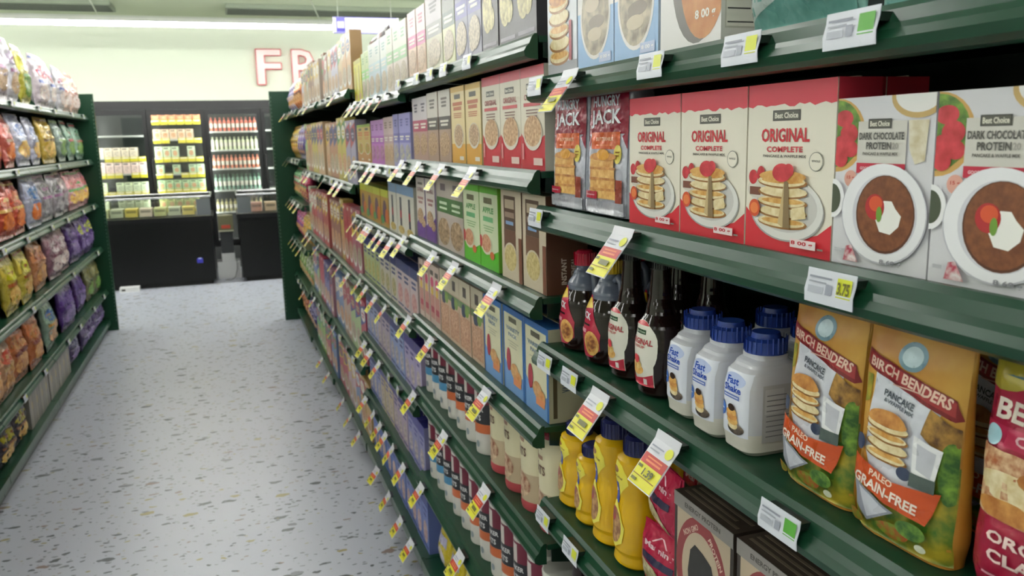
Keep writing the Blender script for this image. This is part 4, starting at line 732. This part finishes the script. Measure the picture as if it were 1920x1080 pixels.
# top shelf
chips(1.85, 7.15, 7.82, 0.225, 0.30, 'pale pink chip bag', '#cfb0a4', '#d8c4b8', '#c88a84', PALE, 0, 0, t=0.1)
chips(1.85, 6.62, 7.15, 0.18, 0.31, 'red-topped white chip bag', '#c8c4cc', '#a82440', '#4a5aa8', PALE, 0, 0, t=0.1)
chips(1.85, 6.08, 6.60, 0.26, 0.31, 'red and blue chip bag', '#c4b8c4', '#b02a48', '#4858a8', PALE, 0, 1, t=0.1)
chips(1.85, 5.68, 6.08, 0.2, 0.32, 'yellow and green chip bag', '#b0a83c', '#c8b81c', '#5c8a3c', GRN, 0, 1, t=0.1)
chips(1.85, 5.40, 5.68, 0.14, 0.33, 'white and lilac bread bag', '#c8c4cc', '#b8a8c0', '#8a4a7c', OAT, 0, 1, t=0.1)
chips(1.85, 4.20, 5.38, 0.2, 0.34, 'purple and white bread bag', '#c0b0bc', '#c8b4cc', '#8c3f78', OAT, 0, 2, t=0.1)
# second
chips(1.485, 7.0, 7.82, 0.27, 0.29, 'dark green chip bag', '#6c8a78', '#3a7050', '#b04a50', GRN, 1, 0, -0.3)
chips(1.485, 6.62, 7.0, 0.19, 0.29, 'grey-green chip bag', '#7c8c84', '#50705c', '#8aa86c', GRN, 1, 0, -0.3)
chips(1.485, 6.05, 6.60, 0.27, 0.30, 'golden yellow chip bag', '#b89a34', '#c8a43c', '#6a4a20', CRISP, 1, 1, -0.3)
chips(1.485, 5.40, 6.05, 0.21, 0.30, 'white, blue and tan chip bag', '#b0b0c4', '#4868b0', '#8088a8', CRISP, 1, 1, -0.3)
chips(1.485, 4.20, 5.38, 0.23, 0.29, 'coral red chip bag', '#b85a50', '#c8847a', '#d8b4a0', CHEET, 1, 2, -0.3)
# third
chips(1.12, 6.9, 7.82, 0.23, 0.26, 'pink and orange snack bag', '#c08a90', '#c86a70', '#4c9a4c', CRISP, 2, 0, -0.25)
chips(1.12, 6.62, 6.9, 0.28, 0.27, 'grey-brown snack bag', '#9a8a90', '#b8a8ac', '#7a4a6c', GREY, 2, 0, -0.25)
chips(1.12, 5.9, 6.60, 0.235, 0.28, 'grey, black and violet snack bag', '#97929a', '#34323a', '#94508c', GREY, 2, 1, -0.25)
chips(1.12, 5.40, 5.9, 0.25, 0.28, 'white and blue snack bag', '#a8acc4', '#3070b8', '#5c6c9a', CHEET, 2, 1, -0.25)
chips(1.12, 4.20, 5.38, 0.235, 0.29, 'orange-red snack bag', '#b84c38', '#d87a50', '#d8b060', CHEET, 2, 2, -0.25)
# fourth
chips(0.745, 7.1, 7.82, 0.18, 0.27, 'purple bag with yellow logo', '#4a2c70', '#b0b834', '#58388a', PURP, 3, 0, -0.2)
chips(0.745, 6.62, 7.1, 0.24, 0.28, 'deep purple chip bag', '#442a68', '#5c3a80', '#6a4a94', PURP, 3, 0, -0.2)
chips(0.745, 5.9, 6.60, 0.24, 0.28, 'mauve and brown chip bag', '#846070', '#c8b8c0', '#703c50', PALE, 3, 1, -0.2)
chips(0.745, 5.40, 5.9, 0.25, 0.28, 'copper striped chip bag', '#b07850', '#a85840', '#c89878', CORN, 3, 1, -0.2)
chips(0.745, 4.70, 5.38, 0.23, 0.28, 'bright yellow chip bag', '#b8a840', '#d0cc20', '#a85a2c', CRISP, 3, 2, -0.2)
chips(0.745, 4.20, 4.70, 0.25, 0.28, 'white and red chip bag', '#b8a898', '#b03a38', '#703030', CHEET, 3, 2, -0.2)
# fifth
chips(0.37, 7.2, 7.82, 0.21, 0.29, 'olive brown chip bag', '#5c5a34', '#7c7440', '#4c5a34', GRN, 4, 0, -0.16)
chips(0.37, 6.62, 7.2, 0.29, 0.31, 'large royal purple chip bag', '#46286e', '#583684', '#6c4c98', PURP, 4, 0, -0.16)
chips(0.37, 5.95, 6.60, 0.325, 0.31, 'large plum purple chip bag', '#4a2a74', '#5a3a88', '#6c4c98', PURP, 4, 1, -0.16)
chips(0.37, 5.40, 5.95, 0.27, 0.29, 'teal, blue and orange chip bag', '#789080', '#3c6ab0', '#c89038', MULTI, 4, 1, -0.16)
chips(0.37, 4.75, 5.38, 0.25, 0.29, 'orange-brown nut bag', '#a8643c', '#c89058', '#7a3030', CORN, 4, 2, -0.16)
chips(0.37, 4.20, 4.75, 0.25, 0.29, 'tan and coral nut bag', '#b89070', '#d85840', '#c8a468', CORN, 4, 2, -0.16)
# bottom
chips(0.1, 6.62, 7.82, 0.24, 0.2, 'dark violet chip bag', '#40305c', '#5c4a78', '#8880a0', PURP, 5, 0, -0.12)
chips(0.1, 6.1, 6.60, 0.25, 0.2, 'midnight purple chip bag', '#382c58', '#504878', '#888098', PURP, 5, 1, -0.12)
pl = [('r',0,0,1,1,'#8e8a84'),('r',0.3,0.0,0.42,1,'#a8a090'),('r',0.62,0,0.7,1,'#75716c'),('e',0.5,0.5,0.14,0.1,'#a89a70'),('e',0.5,0.8,0.12,0.06,'#b0a47c')]
row('snack_box', pl, 5.40, 6.08, 0.1, 0.136, 0.235, 0.1, 'grey-beige upright snack box', f'{LEV[6]}, {BAYL[1]}', 'box', side=-1)
row('snack_box', pl, 4.86, 5.38, 0.1, 0.13, 0.235, 0.1, 'grey-beige upright snack box', f'{LEV[6]}, {BAYL[2]}', 'box', side=-1)
chips(0.1, 4.20, 4.84, 0.26, 0.2, 'charcoal bag with yellow print', '#34323c', '#a8a028', '#8a5a3c', CRISP, 5, 2, -0.12)
chips(0.37, 3.0, 4.15, 0.25, 0.29, 'tan nut bag', '#b08c68', '#c86850', '#c8a468', CORN, 4, 3, -0.16)
chips(0.1, 3.0, 4.15, 0.25, 0.2, 'charcoal snack bag', '#3a3840', '#9a9440', '#8a5a3c', CRISP, 5, 3, -0.12)

# ------------------------------------------------------------------ freezer wall
YFZ = 11.3
def freezer_wall():
    t = empty('glass_door_freezer', (0, 0, 0)); BK = mat('#121214', 'metal')
    mb = MB(); x0, x1, y1 = -2.3, 1.2, 12.05; z0, z1 = 0.0, 2.12
    mb.box((x0, YFZ+0.02, 0), (x1, y1, 0.3), BK); mb.box((x0, YFZ+0.02, 2.02), (x1, y1, z1), BK)
    mb.box((x0, y1-0.03, 0.3), (x1, y1, 2.02), mat('#2a2c2c', 'metal')); mb.box((x0, YFZ+0.02, 0.3), (x0+0.04, y1-0.03, 2.02), BK); mb.box((x1-0.04, YFZ+0.02, 0.3), (x1, y1-0.03, 2.02), BK); mb.build('cabinet', t)
    mb = MB(); mb.box((x0, YFZ-0.02, 2.025), (x1, YFZ+0.018, 2.13), BK); mb.build('top_fascia', t)
    mb = MB(); mb.box((x0, YFZ-0.02, 0.0), (x1, YFZ+0.018, 0.28), mat('#4a4c4c', 'metal')); mb.build('kick_plate', t)
    edges = [-2.24, -1.56, -0.885, -0.212, 0.471, 1.15]
    for i in range(len(edges)-1):
        a, b = edges[i]+0.004, edges[i+1]-0.004
        mb = MB(); w = 0.045
        for q in (((a, YFZ-0.015, 0.3), (a+w, YFZ+0.015, 2.02)), ((b-w, YFZ-0.015, 0.3), (b, YFZ+0.015, 2.02)), ((a+w, YFZ-0.015, 0.3), (b-w, YFZ+0.015, 0.36)), ((a+w, YFZ-0.015, 1.96), (b-w, YFZ+0.015, 2.02))): mb.box(*q, BK)
        d = mb.build('door', t)
        mb = MB(); mb.box((a+w, YFZ-0.004, 0.36), (b-w, YFZ+0.004, 1.96), M_GLASS); mb.build('glass_pane', d)
        mb = MB(); tube(mb, [(a+0.022, YFZ-0.016, 0.9), (a+0.022, YFZ-0.05, 0.94), (a+0.022, YFZ-0.05, 1.4), (a+0.022, YFZ-0.016, 1.44)], 0.009, BK, 8); mb.build('handle', d)
        mb = MB(); mb.box((a-0.03, YFZ+0.018, 0.3), (a+0.03, YFZ+0.028, 2.02), BK); mb.build('mullion', t)
        mb = MB(); mb.box((a-0.022, YFZ+0.0285, 0.4), (a+0.022, YFZ+0.04, 1.95), M_CASE); mb.build('light_strip', t)
        mb = MB(); mb.box((a+0.02, YFZ+0.035, 1.995), (b-0.02, YFZ+0.06, 2.012), M_CASE); mb.build('light_strip', t)
        for z in SHZ[i]:
            mb = MB(); mb.box((a+0.0, YFZ+0.09, z-0.02), (b-0.0, YFZ+0.6, z), mat('#b8bcb4', 'metal')); s = mb.build('shelf', t)
    tag(t, 'black freezer cabinet with glass doors along the back wall', 'freezer')
    return edges
SHZ = [[0.62, 0.9, 1.2, 1.48, 1.75], [0.8, 1.02, 1.25, 1.45, 1.72], [0.8, 1.03, 1.23, 1.43, 1.665, 1.895], [0.72, 1.0, 1.276, 1.515, 1.75], [0.72, 1.0, 1.27, 1.52, 1.76]]
edges = freezer_wall()
DN = ['left freezer door', 'left freezer door', 'middle freezer door', 'right freezer door', 'rightmost freezer door']
FZ = random.Random(3)
SET = {1: [(1.45, 'cream frozen meal box', '#e4d8c0', 0.12), (1.25, 'pale pink frozen meal box', '#e8cfc6', 0.14), (1.02, 'pale green frozen meal box', '#cfdcb8', 0.12), (0.8, 'sage frozen meal box', '#c4d0ac', 0.12)],
       2: [(1.895, 'orange frozen food packet', '#c8805c', 0.075), (1.665, 'cream and red frozen box', '#d8c0a4', 0.12), (1.43, 'pale green frozen tub', '#c4d4b4', 0.14), (1.23, 'mint frozen tub', '#b8d0ac', 0.11), (1.03, 'green frozen tub', '#a8c498', 0.12), (0.8, 'yellow-green frozen tub', '#b0bc78', 0.12)],
       3: [(1.75, 'red frozen treat carton', '#c0604c', 0.17), (1.515, 'pale yellow frozen jar', '#ccd4ac', 0.16), (1.276, 'orange frozen treat carton', '#d07c60', 0.17), (1.0, 'dark green topped jar', '#7c9c88', 0.2), (0.72, 'tan frozen carton', '#a8a070', 0.16)]}
YT = mat('#d8cc34')
for di, L in SET.items():
    a, b = edges[di]+0.05, edges[di+1]-0.05
    for z, dn, c, h in L:
        tall = di == 3; n = 11 if tall else 6; w = (b-a)/n
        mb = MB()
        if tall:
            cap = '#3a5a44' if 'green' in dn else HEX(c, 0.75)
            Lf = Loft([(0,w*0.34,w*0.34),(h*0.7,w*0.38,w*0.38),(h*0.82,w*0.2,w*0.2),(h,w*0.2,w*0.2)], 2, cy=w*0.45); Lf.body(mb, [(h*0.25, mat(c)), (h*0.55, mat('#d8d4c4')), (h*0.8, mat(c)), (h, mat(cap))], na=12, nz=6); pr = mb.build('frozen_carton')
        else:
            pr = carton('frozen_meal_box', w-0.006, h, 0.16, [('r',0,0,1,1,c),('r',0,0.7,1,1,HEX(c,1.12)),('e',0.5,0.4,0.3,0.25,MULTI if di == 2 else food(HEX(c,.7),HEX(c,1.1),60)),('r',0.1,0.78,0.7,0.9,HEX(c,0.5))], side=HEX(c,.85), top=HEX(c,.9), flap=False)
        for i in range(n):
            if not tall and FZ.random() < 0.12: continue
            put(pr, a+w*(i+0.5), YFZ+0.1, z, 0, dn, f'behind the {DN[di]}', 'frozen food', i)
        if not tall:
            mbt = MB(); mbt.box((-0.045, -0.0015, -0.052), (0.045, 0, 0.01), YT); mbt.box((-0.036, -0.0022, -0.012), (0.036, -0.0016, 0.003), mat('#f0ecd8')); tg = mbt.build('price_tag')
            for i in range(6):
                if FZ.random() < 0.15: continue
                put(tg, a+w*(i+0.5), YFZ+0.085, z-0.002, 0, 'yellow price tag under ' + dn, f'{DN[di]}', 'price tag', i)
blp = carton('frozen_family_pack', 0.34, 0.035, 0.16, [('r',0,0,1,1,'#6a68b8'),('r',0.1,0.3,0.9,0.6,'#a8a4d8')], side='#5a58a8', top='#6a68b8', flap=False)
put(blp, -0.212-0.23, YFZ+0.13, 1.896+0.078, 0, 'wide blue-violet frozen pack at the top', 'behind the middle freezer door', 'frozen food', 0)

# chest freezers
def chest(x0, x1, y0, y1, label):
    t = empty('chest_freezer', (0, 0, 0)); BK = mat('#070708', 'enamel')
    mb = MB(); mb.box((x0, y0, 0.05), (x1, y1, 0.74), BK); mb.box((x0+0.04, y0+0.03, 0), (x1-0.04, y1-0.03, 0.05), mat('#0a0a0a', 'matte')); mb.build('cabinet', t)
    mb = MB(); mb.box((x0-0.015, y0-0.015, 0.7405), (x1+0.015, y1+0.015, 0.79), mat('#141416', 'enamel')); mb.build('rim', t)
    for q in (((x0, y0, 0.7905), (x1, y0+0.008, 1.0)), ((x0, y1-0.008, 0.7905), (x1, y1, 1.0)), ((x0, y0+0.009, 0.7905), (x0+0.008, y1-0.009, 1.0)), ((x1-0.008, y0+0.009, 0.7905), (x1, y1-0.009, 1.0))):
        mb = MB(); mb.box(*q, M_GLASS); mb.build('glass_panel', t)
    mb = MB(); P = [(x0, y0, 1.012), (x1, y0, 1.012), (x1, y1, 1.012), (x0, y1, 1.012)]
    for i in range(4): tube(mb, [P[i], P[(i+1) % 4]], 0.012, mat('#c8c8cc', 'steel'), 8)
    mb.build('rail', t)
    for xx in (x0+0.075 if x0 > 0 else x1-0.075,):
        mb = MB(); mb.box((xx-0.075, y0-0.004, 0.80), (xx+0.075, y0-0.0005, 0.985), mat('#8a8d94', 'steel')); mb.build('end_plate', t)
    tag(t, label, 'freezer'); return t
c1 = chest(-1.75, -0.205, 10.0, 10.75, 'long black chest freezer at the aisle end')
mb = MB(); mb.box((-0.40, 9.994, 0.255), (-0.335, 9.9995, 0.31), mat('#2a2a9c')); mb.box((-0.385, 9.992, 0.30), (-0.35, 9.9938, 0.315), mat('#a8b0e0')); mb.build('blue_sticker', c1)
c2 = chest(0.085, 1.5, 10.0, 10.75, 'second black chest freezer, right of the gap')
for i in range(9):
    c = ['#d8ccb4', '#c4cc90', '#b8c0a0', '#d0c060'][i % 4]
    q = carton('frozen_meal_box', 0.13, 0.09, 0.2, [('r',0,0,1,1,c),('r',0.1,0.5,0.9,0.8,HEX(c,.7))], side=HEX(c,.9), top=c, flap=False)
    put(q, -1.5+i*0.15, 10.15, 0.80, 0, 'pale frozen box in long chest freezer', 'under the glass rail', 'frozen food', i)
for i in range(3):
    c = ['#b88a78', '#c0a88c', '#a87878'][i]
    q = carton('frozen_meal_box', 0.13, 0.1, 0.2, [('r',0,0,1,1,c),('r',0.1,0.5,0.9,0.8,HEX(c,.7))], side=HEX(c,.9), top=c, flap=False)
    put(q, 0.3+i*0.16, 10.15, 0.80, 0, 'reddish frozen box in right chest freezer', 'under the glass rail', 'frozen food', i)
# gap between the chests
t = empty('display_bin', (-0.06, 10.35, 0)); W2 = mat('#d8d8d8', 'plastic')
mb = MB(); mb.box((-0.13, 0, 0.0), (0.13, 0.25, 0.2), W2); mb.box((-0.075, 0.01, 0.2), (0.075, 0.24, 0.3), W2); mb.build('white_base', t)
mb = MB(); mb.box((-0.07, 0.02, 0.302), (0.07, 0.22, 0.56), mat('#303236', 'metal')); mb.build('post', t)
mb = MB(); mb.box((-0.085, -0.005, 0.562), (0.085, 0.24, 0.75), mat('#6f6c50', 'plastic')); mb.box((-0.05, -0.008, 0.60), (0.05, -0.0055, 0.64), mat('#c8482c')); mb.box((-0.085, -0.02, 0.562), (0.085, -0.006, 0.58), mat('#a8a890', 'plastic')); mb.build('bin', t)
tag(t, 'small display bin on a white base between the chest freezers', 'display stand')
mb = MB(); tube(mb, [(-0.11, 10.2, 0.006), (-0.05, 10.16, 0.008), (0.0, 10.2, 0.03), (0.03, 10.26, 0.12), (0.035, 10.33, 0.24)], 0.006, mat('#8a8a8a', 'plastic'), 6); o = mb.build('power_cable'); tag(o, 'grey power cable looping down by the white base', 'cable')
mb = MB(); mb.box((0, 0, 0), (0.2, 0.12, 0.05), mat('#d0d0d0')); mb.box((0.02, -0.002, 0.015), (0.06, -0.0005, 0.035), mat('#2a2a2a')); o = mb.build('white_block'); o.location = (-1.22, 9.86, 0); tag(o, 'small white block on the floor beside the long chest freezer', 'block')
# hanging aisle sign
t = empty('hanging_sign', (1.35, 8.1, 2.66)); PU = mat('#4038a0', 'plastic')
mb = MB(); mb.box((-0.3, -0.01, -0.07), (0.32, 0.01, 0.07), mat('#cfcde8', 'plastic')); mb.build('panel', t)
mb = MB(); mb.box((-0.3, -0.014, -0.078), (0.3, -0.0105, -0.07), PU); mb.box((-0.3, -0.014, 0.066), (0.3, -0.0105, 0.072), PU); mb.box((-0.27, -0.014, -0.065), (-0.19, -0.0105, 0.065), PU); mb.box((-0.262, -0.016, -0.03), (-0.198, -0.0142, 0.03), mat('#c8c4e0', 'plastic')); mb.build('purple_frame', t)
for s in (-0.25, 0.25):
    mb = MB(); tube(mb, [(s, 0, 0.0705), (s, 0, ZC-2.66)], 0.003, mat('#b8bcae', 'metal'), 5); mb.build('wire', t)
tag(t, 'hanging white aisle sign with purple edging above the right shelves', 'sign')

# ------------------------------------------------------------------ price tags
def flat_tag(col, price):
    mb = MB(); w, h = 0.068, 0.034
    P = [(-0.0295, 0.0015), (-0.0305, -0.008), (-0.034, -0.02), (-0.0335, -0.032)]   # follows the channel, local -y outwards
    vs = []; 
    for s in (-w/2, w/2): vs += [(s, a, b) for a, b in P]
    n = len(P); mb.add(vs, [(i, i+n, i+n+1, i+1) for i in range(n-1)], mat('#d9dce6'), True)
    vs2 = [(x, y+0.0007, z) for x, y, z in vs]; mb.add(vs2, [(i+1, i+n+1, i+n, i) for i in range(n-1)], mat('#d9dce6'), True)
    L = lambda x, z, o: (x, -0.0308 - o - 0.26*max(0, (h-z)-0.002) if False else (-0.0300 - (h-z)*0.14 - 0.0006 - o), 0.0015-(h-z)*0.98)
    sh = [('r',0.66,0.3,0.95,0.85,col),('r',0.08,0.74,0.55,0.8,'#8a8e9c'),('r',0.08,0.6,0.45,0.65,'#a0a4b0'),('r',0.08,0.3,0.4,0.5,'#b0b4c0'),('r',0.45,0.3,0.58,0.6,'#9a9eac')]
    if price: sh.append(('t', price, 0.805, 0.57, 0.24, 0.36, '#6a6420'))
    art(mb, sh, w, h, L, step=0.0002); mb.box((-w/2+0.004, -0.0295, -0.012), (w/2-0.004, -0.009, -0.004), mat('#16241c', 'plastic')); return mb.build('shelf_price_tag')
def sale_tag(price, w=0.064):
    mb = MB(); T0 = (-0.0300, 0.002); T1 = (-0.0345, -0.010); T2 = (-0.078, -0.066)
    pts = [T0, T1, T2]; vs = [(s, a, b) for s in (-w/2, w/2) for a, b in pts]; m = mat('#dcdce4')
    mb.add(vs, [(k, k+3, k+4, k+1) for k in range(2)], m); mb.add([(x, y+0.0007, z-0.0003) for x, y, z in vs], [(k+1, k+4, k+3, k) for k in range(2)], m)
    mb.box((-w/2+0.004, -0.0293, -0.009), (w/2-0.004, -0.0165, -0.004), mat('#16241c', 'plastic'))
    ln = math.hypot(T2[0]-T1[0], T2[1]-T1[1]); ux, uz = (T1[0]-T2[0])/ln, (T1[1]-T2[1])/ln; nx, nz = -uz, ux
    L = lambda x, z, o: (x, T2[0]+ux*z+nx*(o+0.0004), T2[1]+uz*z+nz*(o+0.0004))
    sh = [('r',0.03,0.02,0.97,0.46,'#e2dc3c'),('r',0.03,0.46,0.97,0.68,'#c03a30'),('r',0.2,0.52,0.8,0.56,'#e88a5c'),('r',0.2,0.6,0.8,0.63,'#e88a5c'),('e',0.8,0.86,0.14,0.11,'#d6d838'),('r',0.1,0.84,0.6,0.87,'#9a9eb0'),('r',0.1,0.76,0.5,0.79,'#a8acb8'),
          ('r',0.06,0.2,0.94,0.215,'#8a5a2c'),('r',0.08,0.36,0.24,0.42,'#6a6a30'),('r',0.1,0.08,0.3,0.14,'#7a7a38')]
    sh.append(('t', price, 0.56, 0.32, 0.4, 0.16, '#4a4a28') if price else ('r',0.35,0.26,0.8,0.38,'#6a6a30'))
    art(mb, sh, w, ln, L, step=0.0002); return mb.build('sale_price_tag')
FT_Y = flat_tag('#d2d830', '3.75'); FT_N = flat_tag('#d2d830', None); FT_G = flat_tag('#5aa83c', None)
ST_A = sale_tag('1.39'); ST_B = sale_tag(None)
def tg(kind, y, z, lv, b, side=1, rzj=0.0):
    pr, dn = {'y': (FT_Y, 'white shelf label with yellow 3.75 price'), 'n': (FT_N, 'white shelf label with yellow patch'), 'g': (FT_G, 'white shelf label with green patch'), 'A': (ST_A, 'yellow sale tag reading 1.39'), 'B': (ST_B, 'hanging yellow sale tag')}[kind]
    put(pr, XFR-0.0015 if side > 0 else XFL+0.0015, y, z, (RZ_R if side > 0 else RZ_L) + rzj, dn, f'{LEV[lv]}, {(BAYR if side > 0 else BAYL)[b]}', 'price tag', y)
A0 = ZR[0]
for k, y, lv in (('n', 1.44, 0), ('B', 1.275, 0), ('n', 1.005, 0), ('n', 0.80, 0), ('g', 0.63, 0), ('n', 1.45, 1), ('B', 1.083, 1), ('y', 0.641, 1), ('n', 1.415, 2), ('n', 1.295, 2), ('B', 1.165, 2), ('A', 0.945, 2), ('g', 0.705, 2), ('n', 0.5, 2), ('n', 1.44, 3), ('n', 1.30, 3), ('g', 1.12, 3), ('n', 0.9, 3)):
    tg(k, y, A0[lv], lv, 0)
B0 = ZR[1]
for k, ys, lv in (('n', (2.69, 2.42, 2.25, 2.1, 1.88), 0), ('B', (2.68, 2.43, 2.15, 1.86), 1), ('B', (2.70, 2.28, 2.05, 1.70), 2), ('B', (2.68, 2.36, 1.80), 3), ('B', (2.66, 2.24, 1.83), 4), ('B', (2.6, 2.1), 5)):
    for y in ys: tg(k, y, B0[lv], lv, 1)
C0 = ZR[2]; rt = random.Random(9)
for lv, z in enumerate(C0):
    n = (6, 5, 7, 5, 5, 6)[lv]
    for i in range(n):
        y = 2.82 + (i+0.5)*1.05/n + rt.uniform(-0.04, 0.04); tg('B' if rt.random() < 0.8 else 'n', y, z, lv, 2, rzj=rt.uniform(-0.12, 0.12))
for b in (3, 4, 5):
    for lv, z in enumerate(ZR[b]):
        for i in range(4):
            y = YR[b] + 0.1 + (i+0.5)*1.0/4 + rt.uniform(-0.05, 0.05); tg('B' if rt.random() < 0.65 else 'n', y, z, lv, b, rzj=rt.uniform(-0.12, 0.12))
for b, ys in ((1, (1.75, 2.3)), (2, (2.85, 3.05, 3.3, 3.6)), (3, (4.1, 4.4, 4.7)), (4, (5.3, 5.7))):
    for y in ys:
        put(ST_B if y != 1.75 else FT_N, XFR-0.0015-(-0.004), y, 0.113, RZ_R + rt.uniform(-0.2, 0.2), 'low yellow sale tag' if y != 1.75 else 'low white shelf label', f'{LEV[6]}, {BAYR[b]}', 'price tag', y)
for b in range(3):
    for lv, z in enumerate(ZL):
        for i in range(2 - lv % 2): tg('n', YL[b]-0.3-i*0.5 + rt.uniform(-0.08, 0.08), z, lv, b, side=-1)

settle()
